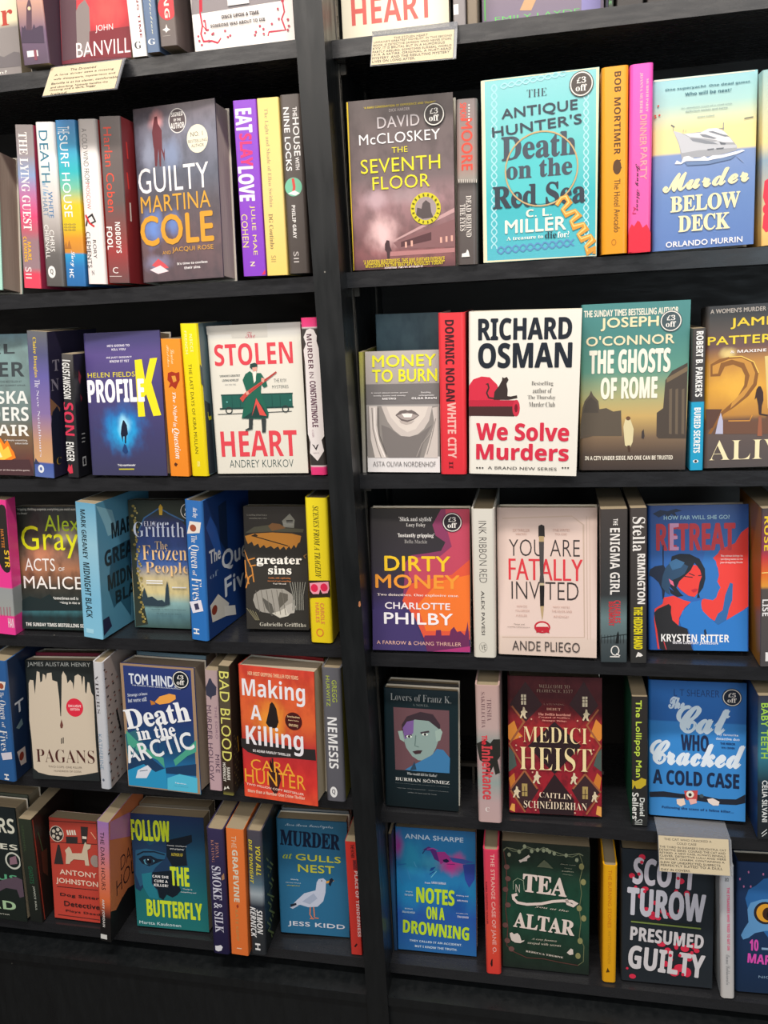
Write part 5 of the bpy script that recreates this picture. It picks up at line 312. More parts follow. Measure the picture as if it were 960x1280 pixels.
{"n":"hardback","l":"red and orange cover with a black silhouette and bold white title","k":"c","o":[-0.5002,-0.022,0.6099],"r":[-0.0767,0.0844,0.0206],"w":0.1337,"h":0.2352,"d":0.05,"m":[[0,"e85838"],[0.15,"dc3c34"],[0.4,"b83038"],[0.6,"e06838"],[0.85,"e06038"],[1,"d84838"]],"i":[["P","2c2828",[2,1093,2,1056,270,1054,1142,1005,1320,1017,1328,820,824,803,399,765,116,818,2,905]],["P","241c1c",[468,1381,522,1582,553,1725,589,1765,623,1733,664,1651,694,1426,650,1308,528,1300]],["P","402020",[523,763,560,515,531,511,497,723,673,531,696,389,623,141,569,115,490,214,474,430]],["L","302020",29,[556,767,561,370]],["T","b","Making",66,1733,1106,410,0,"eceaf0"],["T","b","A",199,1418,193,261,0,"eceaf0"],["T","b","Killing",97,860,1020,459,0,"eceaf0"],["T","b","DI ADAM FAWLEY THRILLER",212,840,675,44,0,"f0ecec"],["T","g","CARA",161,512,771,195,0,"f0a838"],["T","g","HUNTER",44,263,1089,253,0,"f0a838"],["T","k","TWO MILLION COPY BESTSELLER",66,191,1031,37,0,"f8d8c8",-3],["T","b","More than a Number One Crime Thriller",85,86,1029,61,0,"f8d0b8"],["T","b","HER MOST GRIPPING THRILLER FOR YEARS",184,2196,881,66,0,"f8c8a0"],["E","4a1818",959,1471,148,155],["T","b","Includes",851,1533,219,30,0,"f0d0a0"],["T","b","Adam Fawley",863,1468,192,26,0,"f0d0a0"],["T","b","short story",874,1361,163,72,0,"f0d0a0"]],"pg":"c8b8a0","bl":[[0.426,0.615,0.313,0.197,"f09c38",0.9]],"no":[6,"a02028",0.4],"hd":1,"bh":[["hardback","red and black hardback top standing behind the tilted red cover","a02830"]],"rw":"L4"},
{"n":"hardback","l":"slate grey spine with bold white title and lime author name by the centre upright","k":"s","o":[-0.3577,-0.0108,0.6046],"r":[0.0106,0.004,0.0347],"w":0.0319,"h":0.2442,"d":0.14,"m":[[0,"606068"],[1,"66666c"]],"i":[["T","g","GREGG",167,1844,78,392,1,"b8c840"],["T","g","HURWITZ",71,1763,58,543,1,"b8c840"],["T","b","NEMESIS",68,620,160,946,1,"f4f4f4"],["E","f0f0f0",127,172,62,104],["T","b","Q",98,118,58,109,0,"606068"]],"sc":"a8a040","hd":1,"rw":"L4"},
{"n":"hardback","l":"black cover with a square purple, grey and blue portrait of a staring face","k":"c","o":[-0.263,0.0108,0.5877],"r":[-0.0127,0.134,0.0097],"w":0.1242,"h":0.2063,"d":0.022,"m":[[0,"101c20"],[0.2,"142228"],[0.9,"14262c"],[1,"203038"]],"i":[["P","6a4a50",[169,1738,1096,1738,1096,661,187,648]],["P","3a2c34",[319,1188,305,1441,394,1591,621,1685,828,1656,947,1485,945,1234]],["P","8aa09c",[332,1406,523,1546,758,1537,922,1412,910,1196,875,1085,822,973,682,845,577,844,473,909,377,1047,336,1189]],["P","7a5a98",[322,1387,393,1501,509,1534,499,1310,354,1191]],["P","9ab0a8",[240,1327,321,1340,343,1146,273,1185]],["P","9ab0a8",[860,1372,947,1421,984,1363,945,1216,879,1186]],["P","40383e",[355,1256,471,1286,477,1250,365,1235]],["P","40383e",[618,1336,757,1372,770,1344,624,1304]],["E","e0e8e0",428,1247,49,22],["E","e0e8e0",694,1302,49,22],["E","201c20",428,1247,21,22],["E","201c20",694,1302,21,22],["L","5c7470",14,[540,1277,524,1095,587,1078]],["P","402c30",[481,990,562,1018,649,1024,613,964,526,949]],["P","3c78a8",[350,661,506,766,805,953,892,1068,995,1058,1105,923,1096,661,470,653]],["P","28445c",[514,821,547,678,435,657]],["T","t","Lovers of Franz K.",124,1860,1006,122,0,"a0a4a4"],["T","t","A NOVEL",491,1780,269,40,0,"707878"],["T","s","Who would kill for Kafka?",385,578,503,45,0,"b8bcbc"],["T","s","BURHAN SÖNMEZ",186,465,910,69,0,"d0d0cc"],["T","t","TRANSLATED FROM THE KURDISH BY SAMI HEZIL",184,414,911,9,0,"808888"],["T","t","\"Subtle and haunting.\" Orhan Pamuk",204,328,873,11,0,"a0a4a4"],["T","t","author of Snow and My Name",394,256,491,22,0,"909494"]],"hd":1,"bh":[["hardback","dark grey book standing just behind the black portrait cover","3c3a38"]],"rw":"R4"},
{"n":"hardback","l":"thick pale pink glossy spine with a black smear and fading red title","k":"s","o":[-0.1048,-0.0102,0.5846],"r":[0.0069,0.0071,-0.0002],"w":0.0375,"h":0.2434,"d":0.14,"m":[[0,"c8aaa8"],[0.15,"c4a8a8"],[0.3,"9aa8a4"],[0.45,"c0a0a0"],[0.6,"98a09c"],[0.7,"c4aaa6"],[1,"c4a49e"]],"i":[["P","2c2c28",[5,1423,138,1504,218,1435,268,1512,372,1518,373,1224,327,1146,362,924,290,882,259,1030,208,914,124,833,162,1061,48,1129]],["T","t","TRISHA",178,1831,70,381,1,"7a5c60"],["T","t","SAKHLECHA",90,1706,58,619,1,"7a5c60"],["T","x","The",87,1414,88,160,1,"e83040"],["T","x","Inheritance",83,424,172,966,1,"d84850"],["T","s","C",120,196,65,84,0,"f0e8e4"]],"hd":1,"rw":"R4"},
{"n":"hardback","l":"dark red patterned hardback with gold lettering, diamond windows and tiny running figures","k":"c","o":[-0.0564,0.0135,0.5892],"r":[0.0293,0.1407,-0.0013],"w":0.147,"h":0.2316,"d":0.04,"m":[[0,"8a2030"],[0.2,"a02430"],[0.4,"8a2430"],[0.6,"a82c30"],[0.75,"70242a"],[0.85,"4a2024"],[1,"5a242a"]],"i":[["P","3a2428",[282,2228,547,1852,286,1558,28,1836]],["P","3a2428",[1191,2252,1416,1859,1219,1591,965,1865]],["P","2c1c20",[736,1574,1153,1183,732,692,311,1148]],["P","2c1c20",[732,692,1038,272,1037,2,495,2,458,241]],["P","3a2428",[258,732,479,409,261,41,30,386]],["P","3a2428",[1200,693,1437,417,1210,73,1000,436]],["P","d88838",[4,1487,102,1572,158,1389,235,1310,40,1220,2,1260]],["P","d88838",[1468,1540,1379,1637,1323,1473,1285,1350,1436,1275,1468,1317]],["P","c87830",[3,595,92,683,110,516,30,407]],["P","c87830",[1468,665,1399,744,1342,577,1437,458]],["P","4a5a54",[9,1136,96,1015,132,809,4,699]],["P","4a5a54",[1468,1155,1398,1071,1342,864,1468,768]],["P","e0a050",[6,48,47,156,96,148,94,11]],["P","e0a050",[1381,41,1400,187,1466,170,1468,4]],["L","9c5c3c",29,[66,1816,257,1557,20,1178,249,773]],["L","9c5c3c",28,[1416,1799,1238,1531,1454,1195,1210,735]],["L","9c5c3c",29,[258,732,30,407]],["L","9c5c3c",29,[258,732,460,429]],["L","9c5c3c",28,[1210,714,1019,457]],["L","9c5c3c",28,[1210,714,1456,418]],["L","9c5c3c",29,[30,386,261,20]],["L","9c5c3c",28,[1437,375,1229,32]],["P","d8ccb0",[213,1844,292,1844,292,2014,213,2014]],["P","d8ccb0",[1169,1838,1247,1838,1247,2006,1169,2006]],["P","a89058",[211,295,299,295,299,511,211,511]],["P","a89058",[1168,293,1255,293,1255,506,1168,506]],["L","40282c",10,[252,1843,253,2009]],["L","40282c",9,[1208,1840,1208,2005]],["L","40282c",10,[254,293,256,465]],["L","40282c",10,[1211,293,1211,463]],["L","40282c",10,[212,1912,293,1915]],["L","40282c",10,[213,1963,293,1966]],["L","40282c",9,[1168,1911,1247,1914]],["L","40282c",9,[1168,1962,1247,1964]],["L","40282c",10,[210,375,292,379]],["L","40282c",10,[1168,372,1248,376]],["P","d8c8a8",[244,1811,269,1800,273,1760,315,1723,285,1711,276,1666,301,1611,263,1621,242,1676,212,1614,191,1627,217,1698,205,1727,235,1754]],["P","d8c8a8",[1219,1802,1244,1791,1248,1752,1289,1715,1260,1703,1252,1659,1277,1604,1240,1614,1219,1669,1190,1608,1169,1620,1194,1690,1182,1718,1211,1746]],["P","d8c8a8",[443,738,471,727,475,683,521,642,488,628,479,578,506,517,464,527,442,589,408,520,385,533,414,612,400,644,433,676]],["P","d8c8a8",[1029,736,1054,725,1058,685,1100,648,1071,636,1062,590,1087,534,1049,544,1029,600,999,537,978,549,1003,621,991,650,1020,679]],["P","d8c8a8",[119,463,145,453,149,412,191,375,161,362,152,315,177,259,138,268,117,325,86,261,65,273,92,347,79,376,110,405]],["P","d8c8a8",[1352,433,1375,424,1379,387,1417,354,1390,342,1383,300,1405,250,1371,258,1352,309,1326,252,1307,263,1329,328,1318,355,1345,381]],["E","d8a890",186,1304,14,14],["E","d8a890",127,1161,14,14],["E","d8a890",135,1079,14,14],["E","d8a890",1281,1285,13,14],["E","d8a890",1342,1133,13,14],["E","d8a890",1314,1067,13,14],["E","d8a890",428,71,14,15],["E","d8a890",1052,54,13,15],["E","d8a890",373,1612,13,14],["E","d8a890",1093,1607,13,14],["E","d8a890",662,252,14,15],["E","d8a890",384,717,14,15],["T","t","WELLCOME TO",496,2134,477,59,0,"9a8474"],["T","t","FLORENCE, 1517",457,2055,561,61,0,"9a8474"],["T","t","A STUNNING",557,1854,332,30,0,"9a7468"],["T","s","DEBUT",612,1768,220,41,0,"e0a890"],["T","s","The Swiftie heartland",479,1680,508,44,0,"e8a090"],["T","s","Created of Netflix's",488,1639,484,24,0,"e8a090"],["T","s","Stranger Things",542,1580,381,31,0,"e8a090"],["T","t","MEDICI",237,1223,1007,268,0,"ecd8a4"],["T","t","HEIST",179,756,1129,395,0,"ecd8a4"],["T","t","CAITLIN",489,289,512,91,0,"f0dcc0",-2],["T","t","SCHNEIDERHAN",240,106,998,124,0,"f0dcc0"]],"no":[14,"401820",0.5],"hd":1,"bh":[["hardback","grey-brown topped hardback behind the red patterned cover","4c403c"]],"rw":"R4"},
{"n":"paperback","l":"black spine with lime and white rounded lettering and its green edge in shade","k":"s","o":[0.1367,0.0071,0.5858],"r":[0.0,0.0171,-0.0287],"w":0.0235,"h":0.2238,"d":0.13,"m":[[0,"2a2c2c"],[1,"34302e"]],"i":[["T","k","The Lollipop Man",36,863,106,1312,1,"c8e050"],["P","c8b030",[2,741,2,818,42,790,97,815,139,855,213,828,207,733,129,664,64,661,41,725,9,647,2,664]],["T","k","Daniel",116,180,71,318,1,"e8ece8"],["T","k","Sellers",-1,120,97,468,1,"f0f0ec"],["T","g","SII",40,22,115,95,1,"d0d4d0"]],"sc":"1c5a40","ls":1,"rw":"R4"},
{"n":"hardback","l":"bright blue cover with white brush script and a black cat peering under the title","k":"c","o":[0.1648,0.0333,0.5889],"r":[-0.0465,0.1513,-0.024],"w":0.1437,"h":0.2239,"d":0.035,"m":[[0,"3c88cc"],[0.6,"3a8ad4"],[0.7,"3a88d4"],[0.71,"2c68b4"],[1,"3074c4"]],"i":[["T","n","L T SHEARER",383,1994,665,110,0,"1c3468"],["T","Q","The",307,1788,227,186,0,"d0e4f8"],["T","Q","Cat",436,1409,751,423,0,"d4e8f8"],["T","x","WHO",490,1110,401,259,0,"1c2c50"],["T","Q","Cracked",38,870,1374,380,0,"e0ecf8"],["T","x","A COLD CASE",69,533,1272,236,0,"182848"],["P","202430",[13,387,229,411,485,388,738,393,1052,346,1300,359,1435,451,1435,309,1301,266,1052,260,739,293,485,316,229,317,16,300]],["P","c04848",[533,442,738,465,726,291,567,293]],["E","e8e0d0",624,391,57,58],["E","302020",624,384,26,29],["E","405058",795,376,31,32],["P","e8d0c0",[421,296,533,319,556,220,485,178,428,217]],["P","e8b0a8",[600,310,714,319,726,255,631,219]],["P","e8d8d0",[876,332,958,353,1058,304,1046,238,965,232,896,276]],["T","k","My favourite",1021,1375,301,45,0,"d8e8f8"],["T","k","detective duo",1002,1314,339,43,0,"d8e8f8"],["T","k","THE MIRROR",1065,1240,215,36,0,"1c3468"],["T","k","M.W. CRAVEN",1084,1176,185,31,0,"1c3468"],["T","k","Following the scent of a feline killer...",203,121,1062,49,0,"1c3868"]],"st":[1228,2003,142,"£5","1c2838"],"hd":1,"rw":"R4"},
{"n":"paperback","l":"dark blue spine with lime capitals at the right frame edge, fourth row","k":"s","o":[0.3197,-0.0026,0.5851],"r":[-0.0,0.0116,-0.0576],"w":0.0295,"h":0.2403,"d":0.13,"m":[[0,"24282c"],[0.4,"24323c"],[0.6,"3a8098"],[0.75,"30607c"],[1,"3a3a48"]],"i":[["T","k","BABY TEETH",43,1383,95,901,1,"a8d850"],["T","k","CELIA SILVANI",61,300,74,709,1,"e8ecec"],["L","e8ecec",12,[56,92,132,170]],["L","e8ecec",12,[63,46,133,117]]],"sc":"1c3a6c","ls":1,"rw":"R4"},
{"n":"hardback","l":"black cover with big pale green cropped lettering at the bottom left corner","k":"c","o":[-1.1813,-0.0015,0.2797],"r":[-0.0284,0.106,0.0031],"w":0.1956,"h":0.2381,"d":0.04,"m":[[0,"1c2420"],[1,"20282a"]],"i":[["T","b","MONSTERS",128,1850,1777,313,0,"d8d8c8"],["T","b","THE BEES",188,1507,1737,119,0,"d8d8c8"],["O","c8ccc0",1797,1282,156,162,36],["P","8a6a78",[1726,1337,1870,1396,1886,1230,1717,1189]],["T","b","NEVERUS",190,845,1651,129,0,"5ca880"],["P","5a4a58",[1126,626,1503,845,1818,948,1954,902,1954,544,1854,506,1809,671,1571,683,1384,573]],["T","b","DEAD",475,217,1269,186,0,"a8c8a0"],["T","b","NICK HUNTER",972,95,611,23,0,"c8c8bc"]],"hd":1,"bh":[["hardback","olive-grey book top behind the black cover with green lettering","50564c"]],"rw":"L5"},
{"n":"paperback","l":"dark green spine in shade with pale page tops, beside the coral cover","k":"s","o":[-0.9817,-0.0036,0.2792],"r":[0.0136,0.0193,0.0631],"w":0.0262,"h":0.2294,"d":0.14,"m":[[0,"1c201e"],[1,"30382c"]],"i":[["T","b","SENDHIL",55,1577,45,584,1,"3c4c34"],["T","b","GHOSTS",98,875,91,390,1,"285c40"],["T","b","JANICE HALL",141,273,49,550,1,"b8bcb0"]],"s":[["L","a04030",28,[59,2257,85,2]],["L","3c5838",23,[178,1908,257,1405]],["P","502c20",[198,1449,389,1395,324,806,189,1006]]],"sc":"241c18","rw":"L5"},
{"n":"paperback","l":"coral red cover with a film reel, clapperboard and a cream dog above rounded lettering","k":"c","o":[-0.9377,0.0101,0.2802],"r":[-0.0124,0.1664,0.0066],"w":0.1014,"h":0.2051,"d":0.028,"m":[[0,"c04438"],[1,"b04438"]],"i":[["L","5c2824",17,[10,1977,1012,2016]],["L","5c2824",17,[26,1549,1011,1599]],["L","5c2824",17,[98,650,979,667]],["L","5c2824",18,[83,70,979,63]],["E","302c2c",163,1733,143,155],["E","c8c0b0",245,1741,35,37],["E","c8c0b0",183,1650,35,37],["E","c8c0b0",93,1674,35,37],["E","c8c0b0",99,1779,35,37],["E","c8c0b0",193,1820,35,37],["E","c8c0b0",163,1733,22,20],["O","d8d0c0",163,1733,143,155,13],["P","302c2c",[358,1695,607,1711,598,1574,358,1558]],["P","d8d0c0",[375,1826,409,1829,429,1730,394,1727]],["P","d8d0c0",[426,1831,461,1834,480,1735,446,1732]],["P","d8d0c0",[478,1836,512,1839,532,1740,497,1737]],["P","d8d0c0",[529,1841,563,1844,583,1745,549,1742]],["P","302c2c",[688,1928,840,1930,822,1768,786,1584,701,1584,686,1755]],["P","d8d0c0",[710,1686,800,1686,800,1737,710,1737]],["L","e0a080",21,[898,1836,996,1705]],["P","302c2c",[71,1114,130,1356,175,1515,209,1519,234,1367,271,1127]],["P","c8b8a0",[323,1140,344,1338,323,1417,414,1499,454,1450,475,1371,681,1392,743,1580,772,1631,794,1585,888,1586,866,1512,804,1465,812,1305,829,1153,743,1152,733,1256,502,1252,421,1183,410,1149]],["E","988c84",962,1260,102,122],["T","k","ANTONY",186,918,785,102,0,"e8ccb8"],["T","k","JOHNSTON",97,709,893,130,0,"e8ccb8"],["T","k","Dog Sitter",164,458,836,76,0,"302020"],["T","k","Detective",241,278,758,100,0,"302020"],["T","k","Plays Dead",265,147,727,53,0,"302020"]],"rw":"L5"},
{"n":"paperback","l":"lilac to orange spine with black base, its sunset cover side showing pale hill silhouettes","k":"s","o":[-0.8166,-0.03,0.2795],"r":[0.0,0.014,0.1262],"w":0.0223,"h":0.2616,"d":0.13,"m":[[0,"181818"],[0.2,"1c1818"],[0.25,"8a4030"],[0.35,"e07040"],[0.6,"e08070"],[0.8,"c080a0"],[1,"a078b8"]],"i":[["T","g","THE DARK HOURS",58,1152,78,1251,1,"201c20"],["T","b","AMY JORDAN",51,319,56,622,1,"e0dcd8"],["P","e0e0dc",[14,44,141,44,141,149,14,149]]],"s":[["P","c880b0",[61,2596,782,2290,805,1739,45,2227]],["P","18181a",[2,18,2,695,196,564,423,639,656,671,1052,480,1099,2,24,2]],["T","n","DARK",400,1273,749,302,0,"3a2024"],["T","n","HOURS",230,840,1159,351,0,"3a2024"]],"sc":"e08050","rw":"L5"},
{"n":"hardback","l":"teal cover with a torn strip showing a blue eye and acid yellow condensed words","k":"c","o":[-0.7638,0.0121,0.2799],"r":[0.0186,0.1642,0.0007],"w":0.1461,"h":0.2254,"d":0.03,"m":[[0,"207070"],[0.3,"1c6870"],[0.6,"1a5068"],[1,"1c3058"]],"i":[["P","1c3858",[5,1804,79,1731,295,1699,353,1635,483,1713,702,1767,824,1754,982,1843,1198,1905,1221,1768,1064,1663,1106,1292,765,1249,846,1020,942,807,858,689,762,634,641,686,573,569,497,610,459,766,310,880,214,840,111,704,20,760,2,1172]],["P","101c28",[701,1761,982,1843,1214,1907,1216,1767,1081,1689,1090,1290,796,1251,690,1447]],["P","101c28",[385,1108,761,1170,846,1020,941,791,858,689,762,634,648,680,573,569,497,610,475,767,373,885]],["P","265878",[66,1525,287,1573,687,1509,651,1397,453,1208,385,1108,314,944,117,800,38,1048]],["P","22788a",[163,1058,370,1107,356,884,458,750,480,577,293,592,180,805]],["P","122030",[118,1355,217,1426,374,1438,494,1385,650,1381,458,1287,330,1224,191,1266]],["P","5090a8",[218,1341,340,1404,449,1340,362,1248,245,1261]],["E","16283c",336,1325,82,76],["E","080c14",336,1325,41,41],["E","c8e0e8",313,1355,13,13],["L","122030",26,[92,1432,221,1505,441,1522,654,1476]],["T","x","FOLLOW",-3,1734,777,405,0,"c8dc30",1],["T","x","THE",750,885,365,363,0,"c8dc30"],["T","x","BUTTERFLY",234,227,1108,328,0,"c8dc30"],["T","b","CAN SHE",383,1008,323,52,0,"f0f0f0"],["T","b","CURE A",415,918,271,53,0,"f0f0f0"],["T","b","KILLER?",404,836,289,52,0,"f0f0f0"],["T","b","\"Twisty, intelligent",705,1657,401,25,0,"e0e4e4"],["T","b","and gripping\"",768,1591,288,33,0,"e0e4e4"],["T","b","AUTHOR OF",790,1469,229,61,0,"c0b040"],["T","b","\"Truly is",979,809,192,31,0,"d8dce0"],["T","b","compelling and",936,752,309,25,0,"d8dce0"],["T","k","Martta Kaukonen",63,57,843,58,0,"c0d8dc"]],"bh":[["hardback","brown-grey page top behind the torn-strip eye cover","6a6458"]],"rw":"L5"},
{"n":"hardback","l":"deep navy spine with silvery swash serif title and an orange flourish","k":"s","o":[-0.5925,-0.0274,0.2774],"r":[0.0267,0.0039,0.0634],"w":0.0315,"h":0.2646,"d":0.14,"m":[[0,"201c40"],[1,"3a3458"]],"i":[["T","t","FIONA",152,2070,65,312,1,"b88070"],["T","t","KEATING",81,1966,50,463,1,"b88070"],["T","s","SMOKE & SILK",68,467,161,1424,1,"d8d8e8"],["P","a88060",[243,1698,291,1768,296,1643,246,1606]],["P","e8e8f0",[48,162,101,171,159,194,192,155,165,75,103,46,50,64]]],"sc":"1c1a30","hd":1,"rw":"L5"},
{"n":"paperback","l":"vivid orange spine with pale capitals between two dark spines in the bottom row","k":"s","o":[-0.5579,-0.0254,0.2777],"r":[0.0247,0.0048,0.0673],"w":0.0323,"h":0.2669,"d":0.14,"m":[[0,"e87838"],[1,"ec7c3c"]],"i":[["T","n","THE",98,2278,84,249,1,"e8d4b8"],["T","x","GRAPEVINE",101,1151,97,1091,1,"e0dcc8"],["P","a04028",[136,1072,168,1112,180,1049,149,1014]],["T","g","KATE KEMP",111,306,49,676,1,"c09858"],["P","f0e0c8",[109,135,199,135,199,151,109,151]]],"rw":"L5"},
{"n":"hardback","l":"dark stormy spine with yellow and white slanted capitals next to the vivid orange spine","k":"s","o":[-0.5217,-0.0199,0.2775],"r":[0.0186,0.0069,0.0618],"w":0.0275,"h":0.2608,"d":0.14,"m":[[0,"2c3034"],[0.3,"34383c"],[0.4,"2c3440"],[0.5,"a8b4bc"],[0.58,"5c7484"],[0.7,"444c54"],[1,"504c58"]],"i":[["T","J","YOU ALL",158,1706,87,605,1,"d8c83c"],["T","J","DIE TONIGHT",40,1525,60,912,1,"d8c83c"],["T","J","SIMON",132,459,108,519,1,"f0f0f0"],["T","J","KERNICK",15,368,102,660,1,"f0f0f0"],["T","b","H",83,96,93,148,1,"f0f0f0"]],"s":[["L","6a7a48",32,[222,1906,323,1763]],["L","6a7a48",33,[397,1682,568,1480]],["L","6a7a48",32,[249,1717,482,1464]],["L","6a7a48",33,[425,1489,397,1447]],["L","6a7a48",33,[276,1525,313,1430]],["L","6a7a48",34,[454,1293,560,1139]],["L","6a7a48",33,[304,1332,473,1124]],["L","6a7a48",34,[483,1095,388,1109]],["L","6a7a48",33,[331,1136,304,1094]],["L","6a7a48",32,[183,1176,551,794]],["L","6a7a48",33,[359,938,464,781]],["L","6a7a48",33,[210,980,378,768]],["L","6a7a48",34,[387,738,293,755]],["L","6a7a48",33,[237,783,542,445]],["L","6a7a48",34,[416,535,455,434]],["L","6a7a48",33,[265,583,369,422]],["L","6a7a48",32,[116,629,283,411]],["L","6a7a48",33,[292,380,199,400]],["L","6a7a48",33,[143,429,446,82]],["L","6a7a48",34,[320,176,359,73]]],"sc":"1c201e","hd":1,"rw":"L5"},
{"n":"hardback","l":"steel blue cover with a white seagull biting a dark scrap, yellow and black title","k":"c","o":[-0.4833,0.0317,0.2815],"r":[0.068,0.0858,0.0308],"w":0.1311,"h":0.2324,"d":0.03,"m":[[0,"2c6c94"],[0.8,"2f7098"],[0.93,"2c6484"],[1,"2c6080"]],"i":[["P","c4cce0",[224,553,336,687,485,844,701,923,727,1089,764,1157,850,1180,905,1136,896,1062,885,897,837,708,727,588,547,564,406,602]],["P","202838",[211,593,328,636,334,595,231,537]],["P","b8c0d4",[205,530,334,595,369,582,258,506]],["P","a8b4cc",[444,675,663,858,732,761,585,625]],["P","e0a038",[897,1119,976,1150,1061,1148,982,1109,910,1079]],["P","1c2030",[969,1165,1009,1201,1046,1155,1010,1112,980,1028,946,1066]],["E","202020",820,1129,10,12],["L","d08060",23,[591,568,580,417,621,346]],["L","d08060",23,[656,582,664,375]],["L","d08060",23,[577,334,656,333]],["L","d08060",23,[657,358,742,349]],["T","c","Nora Breen Investigates",177,2175,881,74,0,"b8ccdc"],["T","S","MURDER",78,1789,1094,298,0,"0c1c38",-2],["T","i","at",105,1534,182,108,0,"b8c848"],["T","k","GULLS",353,1517,830,123,0,"d0d044",-1],["T","k","NEST",390,1286,667,151,0,"d0d044"],["T","b","Utterly",244,1102,142,30,0,"d8e4ec"],["T","b","charming, witty and",142,1040,285,18,0,"d8e4ec"],["T","b","delightful",168,981,236,22,0,"d0c850"],["T","k","JESS KIDD",160,142,1069,113,0,"d8dce8"]],"hd":1,"bh":[["hardback","grey and white book top standing behind the seagull cover","8a9094"]],"rw":"L5"},
{"n":"paperback","l":"narrow scarlet spine leaning by the centre upright in the bottom row","k":"s","o":[-0.3405,0.0033,0.2772],"r":[0.0142,0.0157,0.0133],"w":0.02,"h":0.2349,"d":0.13,"m":[[0,"d03c34"],[1,"d03830"]],"i":[["T","k","THE FATHER",98,2029,58,268,1,"502020"],["T","x","DANGEROUS",125,1789,62,197,1,"602830"],["T","x","PLACE OF TENDERNESS",142,393,57,1371,1,"e8c8c8"],["P","401c1c",[58,173,105,248,126,225,87,160]]],"rw":"L5"},
{"n":"paperback","l":"thin dark blue spine against the upright beside the drowned face cover","k":"s","o":[-0.2668,0.027,0.273],"r":[0.0018,0.016,0.0042],"w":0.006,"h":0.2421,"d":0.13,"m":[[0,"1c3c60"],[0.6,"28547c"],[0.8,"302848"],[1,"2c2c38"]],"i":[],"rw":"R5"},
{"n":"paperback","l":"blue and magenta cover of a submerged face with acid yellow condensed title","k":"c","o":[-0.2595,0.0279,0.2756],"r":[0.022,0.1207,0.0094],"w":0.1411,"h":0.238,"d":0.028,"m":[[0,"2868a8"],[0.3,"2858a8"],[0.5,"2080b8"],[0.7,"2a78b0"],[0.9,"2a7ab4"],[1,"3070a8"]],"i":[["P","5c2c80",[479,1975,587,2045,712,1995,764,1878,798,1760,691,1811,622,1967]],["P","a83890",[729,1956,872,1968,942,1894,1012,1840,976,1796,869,1787,797,1719,763,1818]],["P","3c58a8",[942,1874,1190,1855,1392,1813,1189,1764,1012,1789]],["P","3048a0",[1189,1754,1397,1783,1390,1490,1292,1319,1222,1474]],["L","203c78",17,[478,1904,533,1990,614,2017]],["L","b850a8",15,[560,1992,659,2021,747,1988]],["P","181c48",[834,1814,906,1840,955,1794,905,1765,851,1775]],["L","702c78",11,[905,1739,1047,1746]],["P","1c4c98",[598,1580,626,1643,707,1671,652,1595]],["L","70c0e0",13,[623,1459,724,1591]],["L","1c4c98",13,[597,1518,688,1588]],["L","58b0d8",11,[321,1738,364,1640]],["L","2868b0",11,[38,1651,184,1685]],["L","3888c0",15,[200,1584,251,1384]],["L","3080b8",15,[34,1508,121,1289]],["T","k","ANNA SHARPE",174,2173,1025,88,0,"c8dcf0"],["T","x","NOTES",359,957,670,292,0,"c0e030",-1],["T","x","ON A",534,655,315,238,0,"c0e030"],["T","x","DROWNING",106,325,1175,249,0,"c0e030",-2],["T","b","THEY CALLED IT AN ACCIDENT.",215,180,943,41,0,"d0e4f4"],["T","b","BUT I KNOW THE TRUTH.",312,76,758,44,0,"d0e4f4"],["T","b","From",512,1337,95,33,0,"d8dcf0"],["T","b","SARAH HARMAN",630,1346,255,43,0,"d8dcf0"],["T","b","Gripping",167,1138,118,31,0,"c0d8e8"],["T","b","TIM GLISTER",143,1072,155,35,0,"c0d8e8"],["T","b","Chilling and",1066,1143,211,29,0,"d8dcf0"],["T","b","MARK EDWARDS",1079,1050,189,31,0,"d8dcf0"],["T","b","Brilliant",145,809,141,28,0,"c0d8e8"],["T","b","BELLA ELLWOOD",99,736,224,37,0,"c0d8e8"],["T","b","Unputdownable",1062,808,204,21,0,"d8dcf0"],["T","b","TINA BAKER",1076,734,204,38,0,"d8dcf0"]],"bl":[[0.036,0.852,0.089,0.14,"a83090",0.95],[0.688,0.726,0.192,0.096,"d83c9c",0.98],[0.799,0.752,0.102,0.104,"d84098",0.8],[0.216,0.757,0.235,0.193,"30a0c8",0.8],[0.45,0.734,0.181,0.105,"48a8c8",0.6],[0.153,0.419,0.158,0.179,"2890c8",0.6],[0.755,0.436,0.232,0.159,"203a90",0.6]],"rw":"R5"},
{"n":"hardback","l":"coral red spine with small pale capitals, right of the submerged face cover","k":"s","o":[-0.0988,-0.0009,0.2723],"r":[0.0232,0.0109,-0.0032],"w":0.0256,"h":0.2494,"d":0.13,"m":[[0,"e04038"],[0.3,"e4543c"],[0.6,"e0484c"],[1,"e04060"]],"i":[["T","k","THE STRANGE CASE OF JANE O.",101,430,82,1991,1,"f0b0a8"],["T","k","KAREN THOMPSON WALKER",31,1028,25,845,1,"7a2030"],["P","301818",[92,294,114,319,111,168,89,148,75,210]]],"hd":1,"rw":"R5"},
